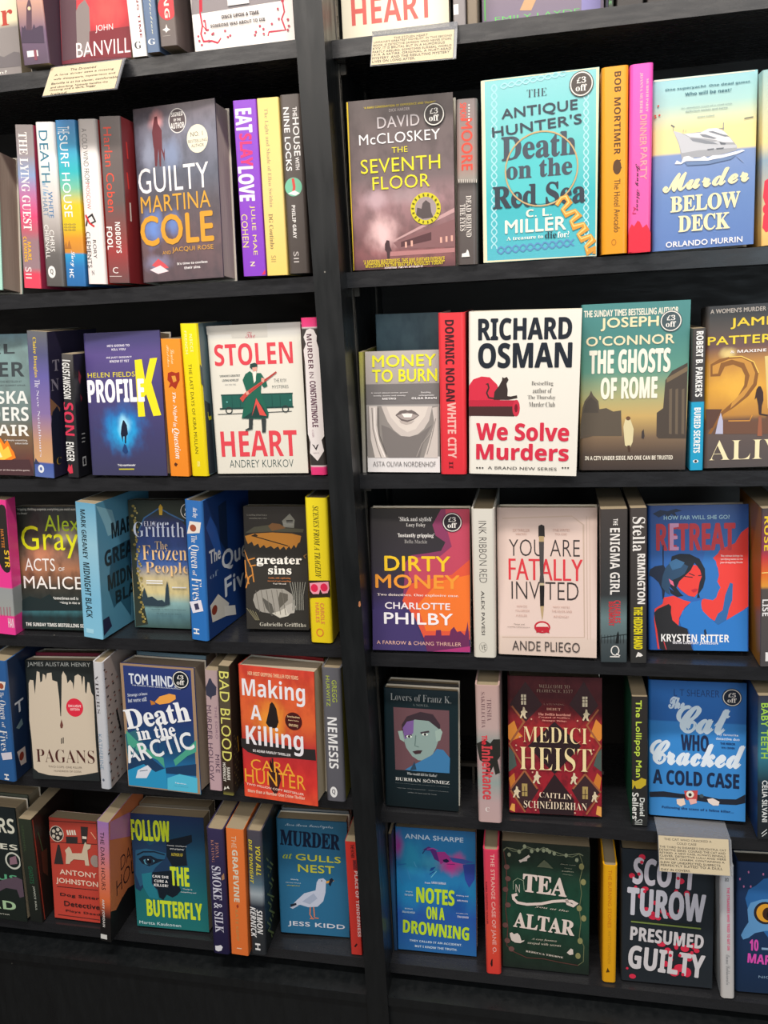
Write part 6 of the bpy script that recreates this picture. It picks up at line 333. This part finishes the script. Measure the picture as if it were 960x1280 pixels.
{"n":"paperback","l":"dark green cover with a vine and berry border, a white teapot and cream swash title","k":"c","o":[-0.072,0.0161,0.2742],"r":[0.0097,0.0988,0.0021],"w":0.1465,"h":0.2399,"d":0.03,"m":[[0,"1c2620"],[0.15,"20362a"],[0.4,"1e4838"],[0.65,"1c4434"],[0.85,"22342a"],[1,"242c26"]],"i":[["L","8a9074",12,[32,2230,93,2279,192,2266,311,2231,411,2328,529,2294,627,2280,706,2331,823,2286,941,2252,1057,2218,1174,2239,1290,2271,1357,2233]],["L","7c8468",10,[32,2199,93,2283,192,2219,311,2222,411,2304,529,2261,627,2277,706,2276,823,2285,941,2202,1057,2212,1174,2196,1290,2258,1357,2232]],["E","98a084",132,2150,30,40],["E","98a084",301,2220,30,40],["E","98a084",509,2248,30,40],["E","98a084",608,2278,29,40],["E","98a084",706,2276,29,39],["E","98a084",804,2262,29,39],["E","98a084",882,2236,29,39],["E","98a084",1077,2220,29,39],["E","98a084",1252,2148,29,39],["E","98a084",391,2326,30,40],["E","98a084",765,2292,29,39],["L","6a7050",12,[1290,2271,1359,2059,1303,1791,1334,1529,1297,1258,1328,993,1301,720,1381,547,1373,250,1285,171]],["E","8c8a5c",1330,2034,42,57],["E","8c8a5c",1361,1752,43,57],["E","8c8a5c",1373,1076,43,58],["E","8c8a5c",1317,642,43,59],["E","8c8a5c",1297,1258,43,58],["E","8c8a5c",1284,354,43,59],["L","5c3a34",16,[42,2209,80,1946,97,1499,63,1134,101,773,78,425,179,321,423,221,706,231,986,194,1285,171]],["E","6c4c48",90,1924,48,49],["E","6c4c48",108,1703,48,49],["E","6c4c48",66,1497,48,50],["E","6c4c48",104,1206,49,50],["E","6c4c48",57,814,49,50],["E","6c4c48",89,519,49,51],["E","6c4c48",159,365,49,51],["P","d8ccc4",[290,2064,340,2084,410,2141,460,2182,485,2147,434,2105,433,2065,360,2048,320,2022]],["P","5c6450",[597,1969,647,2036,716,2108,784,2052,867,1960,726,1970]],["T","g","N",238,1463,69,151,0,"c8c0b4"],["L","8a9c84",10,[197,1509,198,1666,269,1728,368,1693,383,1504]],["T","S","TEA",364,1478,726,330,0,"e0d0c8",-3],["L","e0d0c8",51,[1081,1415,1110,1329,1199,1297,1242,1342,1179,1380,1022,1376,864,1349,666,1285,427,1250,266,1268,206,1330,196,1396,267,1426]],["T","i","you at the",564,1182,563,46,0,"d0c4b8",-4],["T","S","ALTAR",204,772,1019,278,0,"e4d4cc",-4],["T","i","A cosy fantasy",505,577,425,45,0,"c0b8a8"],["T","i","steeped with secrets",434,487,567,59,0,"c0b8a8"],["T","s","REBECCA THORNE",404,308,634,34,0,"e0d4c8",-5],["P","d8ccc4",[131,673,172,689,202,658,263,687,303,646,333,546,384,563,373,539,312,497,221,499,160,538,137,616]],["P","d8ccc4",[1097,402,1164,489,1200,470,1204,379,1145,361]],["T","i","There once",980,2052,253,13,0,"a8a894"],["T","i","Island",1042,1986,133,10,0,"a8a894",-4],["T","i","Endless",1004,1925,201,19,0,"a8a894"],["T","i","Wonders",1023,1869,163,11,0,"a8a894",-4]],"no":[8,"101c16",0.35],"rw":"R5"},
{"n":"hardback","l":"golden yellow spine with faint orange capitals between the green and black covers","k":"s","o":[0.0962,0.0079,0.2729],"r":[0.0,0.0151,-0.0092],"w":0.0224,"h":0.2302,"d":0.13,"m":[[0,"e8a818"],[1,"eaac18"]],"i":[["T","g","THE BURNING STONES",81,1102,58,1121,1,"d07818"],["T","g","ANTTI TUOMAINEN",87,384,50,660,1,"c8901c"],["P","5c3c10",[60,194,88,295,109,245,124,211]]],"sc":"c08810","ls":1,"hd":1,"rw":"R5"},
{"n":"hardback","l":"near-black cover with tall pale capitals spattered in crimson blots","k":"c","o":[0.1273,0.0139,0.2748],"r":[0.0045,0.1119,-0.0132],"w":0.1461,"h":0.242,"d":0.035,"m":[[0,"242a30"],[1,"222a32"]],"i":[["E","d8304c",336,2286,54,54],["E","d8304c",178,1943,47,47],["E","d8304c",237,1732,28,39],["E","d8304c",389,1725,54,39],["E","d8304c",322,1582,47,47],["E","d8304c",511,1243,75,71],["E","d8304c",543,1483,40,39],["E","d8304c",408,1353,47,40],["E","d8304c",906,2136,53,77],["E","d8304c",941,1907,60,54],["E","d8304c",876,1708,34,47],["E","d8304c",1043,1683,46,62],["E","d8304c",678,1338,54,47],["E","d8304c",814,1271,60,55],["E","d8304c",595,1211,47,40],["E","d8304c",947,1362,46,47],["E","d8304c",650,739,68,48],["E","d8304c",752,630,54,56],["E","d8304c",886,723,34,64],["E","d8304c",1021,697,67,64],["E","d8304c",1090,545,60,80],["E","d8304c",1155,750,40,56],["E","d8304c",958,330,102,72],["E","d8304c",857,239,81,73],["E","d8304c",1060,261,67,88],["E","d8304c",1226,399,34,48],["E","d8304c",720,385,40,56],["E","d8304c",188,97,55,45],["E","d8304c",804,475,34,40],["E","d8304c",1205,676,46,40],["E","d8304c",102,239,21,24],["E","d8304c",471,2219,27,39],["E","d8304c",952,889,34,32],["T","x","SCOTT",202,1788,969,471,0,"c8c4d0",-3],["T","x","TUROW",105,1221,1219,499,0,"c8c8d4",-2],["L","788a48",28,[163,1116,1267,1085]],["T","b","THE #1 BESTSELLING AUTHOR OF PRESUMED INNOCENT",170,1132,1079,22,0,"303820"],["T","x","PRESUMED",156,748,1153,249,0,"d0ccd0",-3],["T","x","GUILTY",127,218,1200,421,0,"d4d0d4",-4],["E","d8304c",287,1991,27,31],["E","d8304c",379,1685,27,31],["E","d8304c",510,1302,27,32],["E","d8304c",901,1962,27,31],["E","d8304c",746,1304,27,32],["E","d8304c",793,554,27,32],["E","d8304c",942,569,27,32],["E","d8304c",993,221,27,32],["E","d8304c",1130,636,27,32],["E","d8304c",330,2208,27,31]],"hd":1,"rw":"R5"},
{"n":"hardback","l":"white spine with a thin pink vertical line of capitals below the handwritten card","k":"s","o":[0.2848,0.0012,0.273],"r":[0.0,0.0158,-0.0582],"w":0.0213,"h":0.2499,"d":0.13,"m":[[0,"d0ccca"],[1,"c4c8d0"]],"i":[["T","x","THE STRANGERS WHO TRIED TO GET ON",102,945,39,1185,1,"e05080"],["T","c","Emma Dabhoiwala",81,268,63,589,1,"8a8c90"],["T","b","SI",77,2243,51,65,1,"505458"]],"sc":"a0a8b0","ls":1,"hd":1,"rw":"R5"},
{"n":"hardback","l":"midnight blue cover with a big pale blue bird head and a round amber eye","k":"c","o":[0.3101,0.0159,0.2755],"r":[0.0189,0.1307,-0.018],"w":0.1428,"h":0.2302,"d":0.035,"m":[[0,"182c48"],[0.4,"1c3458"],[1,"203860"]],"i":[["P","2c68a8",[133,1667,180,1823,295,1906,407,2026,602,2076,926,2021,1099,1470,948,888,488,1005,185,1442]],["P","6098cc",[74,1011,122,1131,187,1251,168,1479,216,1597,380,1665,738,1709,875,1340,749,1102,453,1118,289,1067,190,974,108,937]],["E","28242c",442,1430,177,198],["E","e0a030",449,1431,144,160],["E","3c2418",482,1418,85,114],["E","100c10",508,1404,46,69],["E","c878a8",107,1875,13,23],["E","c878a8",213,1881,13,23],["E","c878a8",400,2108,13,23],["E","c878a8",47,2003,13,23],["E","c878a8",177,2132,13,23],["T","x","10",211,754,129,198,0,"d850b0"],["P","88a8c8",[391,782,491,782,491,820,391,820]],["T","x","MARCHFIELD",182,508,1040,168,0,"d850b0",-3],["T","g","NICOLA WHYTE",352,272,772,44,0,"88a4c0"]],"pg":"403c38","hd":1,"bh":[["hardback","grey-brown topped hardback behind the bird head cover","3c3a38"]],"rw":"R5"},
]
def frame(loc, rr):
    yaw, lean, roll = rr
    cl, sl = math.cos(lean), math.sin(lean); cr, sr = math.cos(roll), math.sin(roll); cy, sy = math.cos(yaw), math.sin(yaw)
    Z = Matrix(((cy, -sy, 0), (sy, cy, 0), (0, 0, 1))); X = Matrix(((1, 0, 0), (0, cl, sl), (0, -sl, cl))); Y = Matrix(((cr, 0, sr), (0, 1, 0), (-sr, 0, cr)))
    m = (Z @ X @ Y).to_4x4(); m.translation = loc; return m
SHELFNAME = {b + str(i): 'books on the %s shelf of the %s bay' % (('top', 'second', 'third', 'fourth', 'fifth', 'bottom')[i], {'L': 'left', 'R': 'right'}[b]) for b in 'LR' for i in range(6)}
def build_book(e, name=None, label=None, loc=None, bare=None):
    W, H = e['w'], e['h']; D = e['d']
    root = empty(name or e['n'], label or e['l'], 'book', group=SHELFNAME[e['rw']]); root.matrix_world = frame(loc or e['o'], e['r'])
    hd = e.get('hd'); ramp = e['m'] if not bare else [(0, bare), (1, bare)]
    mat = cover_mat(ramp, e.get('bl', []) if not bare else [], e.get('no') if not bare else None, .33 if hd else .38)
    sm = plain(e['sc'], .4) if e.get('sc') else None
    b, tb = book_cover(e, W, D, H, mat, sm)
    b.make('cover', root)
    ov = .003 if hd else .0004
    p = MBld()
    if e['k'] == 's': p.box((tb + .0001, tb + .001, ov), (W - tb - .0001, D - (.003 if hd else .0005), H - ov), paper_mat(e.get('pg', 'a8987c')))
    else: p.box((tb + .001, tb + .0001, ov), (W - (.003 if hd else .0005), D - tb - .0001, H - ov), paper_mat(e.get('pg', 'a8987c')))
    p.make('page_block', root)
    if bare: return root
    pic, txt = MBld(), MBld(); big = []
    put_items(e['i'], lambda a, c, d: (a, -d, c), pic, txt, big=big)
    if e.get('s'):
        p2, t2 = MBld(), MBld(); put_items(e['s'], (lambda a, c, d: (-d, a, c)) if e.get('ls') else (lambda a, c, d: (W + d, min(a, D - .0003), min(max(c, .0003), H - .0003))), p2, t2)
        if p2.f: p2.make('side_picture', root)
        if t2.f: t2.make('side_lettering', root)
    # keep print inside the front face
    for q in [pic, txt] + big:
        q.v = [(min(max(x, .0004), W - .0003), y, min(max(z, .0003), H - .0003)) for x, y, z in q.v]
    if pic.f: pic.make('printed_picture', root)
    if txt.f: txt.make('small_print', root)['kind'] = 'stuff'
    for q in big: q.make('lettering', root)
    if e.get('st'):
        x, z, rr, top, bgc = e['st']; x, z, rr = x / 1e4, z / 1e4, rr / 1e4; off = .0001 + (len(e['i']) + 2) * .00004 + .0001
        s = MBld(); t2 = MBld()
        for rad, dd, c in ((rr, 0, bgc), (rr * .93, .00005, 'ece8e0'), (rr * .84, .0001, bgc)):
            s.face([(x + rad * math.cos(i * math.pi / 18), -off - dd, z + rad * math.sin(i * math.pi / 18)) for i in range(36)], plain(c, .3))
        for i in range(36):
            a0, a1 = i * math.pi / 18, (i + 1) * math.pi / 18
            s.face([(x + rr * math.cos(a0), -.0001, z + rr * math.sin(a0)), (x + rr * math.cos(a1), -.0001, z + rr * math.sin(a1)), (x + rr * math.cos(a1), -off, z + rr * math.sin(a1)), (x + rr * math.cos(a0), -off, z + rr * math.sin(a0))], plain(bgc, .3))
        so = s.make('price_sticker', root); so['label'] = 'round dark sticker with a white ring'
        put_items([['T', 's', top, int((x - rr * .38) * 1e4), int((z + rr * .06) * 1e4), int(rr * .76 * 1e4), int(rr * .48 * 1e4), 0, 'f2eee8'],
                   ['T', 's', 'off', int((x - rr * .46) * 1e4), int((z - rr * .56) * 1e4), int(rr * .92 * 1e4), int(rr * .52 * 1e4), 0, 'f2eee8']],
                  lambda a, c, d: (a, -off - .00015 - d, c), s, t2)
        t2.make('sticker_lettering', so)
    return root
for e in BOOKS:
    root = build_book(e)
    for (nm, lab, colr) in e.get('bh', []):
        M0 = frame(e['o'], e['r']); off = M0 @ Vector((.002, e['d'] + .002, 0)); 
        e2 = dict(e); e2['h'] = round(e['h'] * 1.0, 4); e2['w'] = e['w'] - .004
        zlow = e['o'][2]
        build_book(e2, nm, lab, (off.x, off.y, zlow), colr)

# ------------------------------------------------------------------ handwritten shelf cards in clear holders
CARDS = [
{"l":"handwritten cream card tilted in a clear holder on the upper left shelf edge","o":[-0.6688,-0.0357,1.7031],"r":[-0.02,0.6256,0.0177],"w":0.1086,"h":0.0508,"i":[["T","g","The Drowned",317,408,392,42,0,"3c3834"],["T","g","A lone driver sees a missing",94,330,900,42,0,"3c3834"],["T","g","wife disappears, mysterious and",97,253,937,42,0,"3c3834"],["T","g","Banville is at his clever, comfortable",85,177,1011,42,0,"3c3834"],["T","g","and absorbing. Nobody handles the",90,105,869,42,0,"3c3834"],["T","g","missing and a dark, foggy",94,59,695,42,0,"3c3834"],["T","g","Ireland.",127,-10,254,42,0,"3c3834"]],"st":1.7439},
{"l":"neatly printed cream card under the red-capital hardback on the right top shelf edge","o":[-0.2128,-0.03,1.6967],"r":[0.003,0.4375,0.027],"w":0.1034,"h":0.0395,"i":[["T","g","THE STOLEN HEART",273,337,431,32,0,"3c3834"],["T","g","UKRAINE'S GREATEST NOVELIST, IN THIS SECOND",20,296,991,32,0,"3c3834"],["T","g","BOOK, IS DETECTIVE SAMSON WHO NEVER STOPS,",16,251,993,32,0,"3c3834"],["T","g","KYIV. IT IS BRUTAL BUT IN A HUMOROUS",12,209,912,32,0,"3c3834"],["T","g","PARTLY ABSURD, SOMETIMES SURREAL WORLD",11,159,1000,32,0,"3c3834"],["T","g","1919. A SATIRE, ORIGINAL, A MUST-READ",11,117,999,32,0,"3c3834"],["T","g","MYSTERY. AND THE RESULTING MYSTERY",11,73,978,32,0,"3c3834"],["T","g","LIVES ON LONG AFTER.",14,27,547,32,0,"3c3834"]],"st":1.7377},
{"l":"cream card with small black writing hanging over the white bottom row spine","o":[0.1753,-0.03,0.5343],"r":[-0.0253,0.3811,-0.0307],"w":0.1019,"h":0.0531,"i":[["T","g","THE CAT WHO CRACKED A",82,468,693,32,0,"3c3834"],["T","g","COLD CASE",267,412,287,32,0,"3c3834"],["T","g","THE THIRD IN SHEARER'S DELIGHTFUL CAT",10,353,969,32,0,"3c3834"],["T","g","DETECTIVE SERIES. CONRAD THE CAT AND",8,307,958,32,0,"3c3834"],["T","g","RETIRED. A NEW CASE, ALWAYS REVEALS",11,261,956,32,0,"3c3834"],["T","g","CLEVER, DETECTIVE LULU AND HERE",9,217,960,32,0,"3c3834"],["T","g","IN SHORT, CHARM. CONTAINING A",11,172,936,32,0,"3c3834"],["T","g","SLEW OF UNEXPECTED SUSPECTS",15,123,872,32,0,"3c3834"],["T","g","PERFECTLY SUITED TO A DULL",17,79,900,32,0,"3c3834"],["T","g","DAY IN COVERS.",22,15,430,32,0,"3c3834"]],"st":0.5833},
]
def clear_mat():
    m = bpy.data.materials.new('clear_plastic'); m.use_nodes = True; b = m.node_tree.nodes['Principled BSDF']
    b.inputs['Base Color'].default_value = (.34, .35, .38, 1); b.inputs['Roughness'].default_value = .25; b.inputs['Alpha'].default_value = .38
    return m
CLR = clear_mat()
for e in CARDS:
    root = empty('shelf_card', e['l'], 'card'); Mx = frame(e['o'], e['r']); root.matrix_world = Mx
    W, H = e['w'], e['h']; q = MBld(); q.box((0, .0002, 0), (W, .0006, H), plain('c4b699', .7)); q.make('card', root)
    t = MBld(); pc = MBld(); put_items(e['i'], lambda a, c, d: (a, -d + .0001, c), pc, t); t.make('handwriting', root)
    # holder: back sheet, side channel, bent strip that clips over the shelf edge
    inv = Mx.inverted(); h = MBld()
    h.box((-.001, .0008, -.001), (W + .004, .0016, H), CLR)
    h.box((W + .0015, -.0008, -.001), (W + .004, .0008, H), CLR)
    zt = e['st'] + .0012
    a0, a1 = Mx @ Vector((-.001, .001, H)), Mx @ Vector((W + .004, .001, H))
    def strip(p0, p1, q0, q1, th):
        P = [inv @ Vector(v) for v in (p0, p1, q1, q0)]; P2 = [inv @ (Vector(v) + Vector(th)) for v in (p0, p1, q1, q0)]
        h.face(P, CLR); h.face(P2[::-1], CLR)
        for i in range(4): h.face([P[i], P[(i-1) % 4], P2[(i-1) % 4], P2[i]], CLR)
    b0, b1 = (a0.x, min(-.0022, a0.y), zt), (a1.x, min(-.0022, a0.y), zt)
    strip(a0, a1, b0, b1, (0, .0009, 0))
    strip(b0, b1, (b0[0], .035, zt), (b1[0], .035, zt), (0, 0, -.0009))
    o = h.make('clear_holder', root); o['label'] = 'clear plastic holder clipped over the shelf edge'

# ------------------------------------------------------------------ bookcase
SB = {"L0":1.7229,"L1":1.4261,"L2":1.1388,"L5":0.2536,"R0":1.7167,"R1":1.4285,"R2":1.1398,"R3":0.8501,"R4":0.5623,"R5":0.2496,"L3":0.8628,"L4":0.5816}
TH = .021; XL, XR, X0, X1 = -1.62, .66, -.3055, -.2685; YB = .25; TOPZ = 2.02; FR = -.04
bc = empty('bookcase', 'black painted double-bay bookcase filled with crime paperbacks and hardbacks', 'bookcase', (-.5, .1, 0)); off = Vector((.5, -.1, 0))
def part(name, boxes, mat, bevel=0):
    b = MBld()
    for a, c in boxes: b.box(a, c, mat)
    o = b.make(name, bc, off)
    if bevel:
        md = o.modifiers.new('soft_edges', 'BEVEL'); md.width = bevel; md.segments = 2; md.limit_method = 'ANGLE'
    return o
part('upright', [((X0, FR, .0), (X1, YB, TOPZ))], MW, .0012)
part('upright', [((XL - .02, FR, .0), (XL, YB, TOPZ))], MW, .0012)
part('upright', [((XR, FR, .0), (XR + .02, YB, TOPZ))], MW, .0012)
part('back_panel', [((XL, YB, 0), (X0, YB + .008, TOPZ))], MB)
part('back_panel', [((X1, YB, 0), (XR, YB + .008, TOPZ))], MB)
part('top_board', [((XL, 0, TOPZ - .02), (X0, YB, TOPZ)), ((X1, 0, TOPZ - .02), (XR, YB, TOPZ))], MW)
for k, z in SB.items():
    a, c = (XL, X0) if k[0] == 'L' else (X1, XR)
    part('shelf', [((a, 0, z), (c, YB, z + TH))], MWE, .0008)
part('base_board', [((XL, -.036, .214), (X0, YB, .232))], MW, .0008)
part('base_board', [((X1, -.036, .214), (XR, YB, .232))], MW, .0008)
part('plinth', [((XL, -.03, 0), (X0, -.012, .2135))], MW)
part('plinth', [((X1, -.03, 0), (XR, -.012, .2135))], MW)
# slotted shelf strips let into the right bay's left side
STL = bpy.data.materials.new('dull_metal'); STL.use_nodes = True; _b = STL.node_tree.nodes['Principled BSDF']; _b.inputs['Metallic'].default_value = .9; _b.inputs['Roughness'].default_value = .42; _b.inputs['Base Color'].default_value = lin('6a6660')
for y in (.032, .2):
    bx = []
    z = .3
    while z < 1.98:
        bx.append(((X1, y, z), (X1 + .0015, y + .004, z + .012))); z += .025
    bx += [((X1, y - .004, .24), (X1 + .0012, y, 1.99)), ((X1, y + .004, .24), (X1 + .0012, y + .008, 1.99))]
    part('slotted_strip', bx, STL)
# small metal tongues that carry the right bay's shelves
for k, z in SB.items():
    if k[0] == 'R': part('shelf_clip', [((X1 + .0015, .034, z - .012), (X1 + .009, .042, z - .0002))], STL)

# a chip in the black paint of the centre upright
ch = MBld(); ch.face([(-.2734, FR - .0001, .968), (-.2712, FR - .0001, .9665), (-.2695, FR - .0001, .970), (-.2702, FR - .0001, .9765), (-.2725, FR - .0001, .975)], plain('b87850', .6)); ch.make('paint_chip', bc, off)
# wire easels behind two covers on the fifth right shelf
for lab, x0, x1, zb in (('black wire easel bar showing between the portrait cover and the pink spine', -.235, -.108, .0), ('black wire easel bar showing right of the red patterned cover', -.04, .098, .0)):
    zs = SB['R4'] + TH; zz = 0.6190; r_ = empty('book_easel', lab, 'book stand', ((x0 + x1) / 2, .095, zs), 'wire easels on the fifth shelf of the right bay'); w2 = (x1 - x0) / 2
    q = MBld(); q.box((-w2, -.004, zz - zs), (w2, .004, zz - zs + .006), STL); q.make('bar', r_)
    for sx in (-1, 1):
        q = MBld(); q.box((sx * w2 * .8 - .002, -.003, .0003), (sx * w2 * .8 + .002, .003, zz - zs), STL); q.make('leg', r_)

# ------------------------------------------------------------------ floor
fl = MBld(); fm = wood_mat('shop_floor', '2c241e', .5, False); fl.box((-4, -5, -.02), (4, .6, 0), fm); fo = fl.make('floor'); fo['kind'] = 'structure'
wl = MBld(); wl.box((-4, .262, 0), (4, .3, 3.0), plain('3a3a3a', .8, 'wall')); wo = wl.make('wall_back'); wo['kind'] = 'structure'

bpy.data.objects.remove(TO); bpy.data.curves.remove(TC)
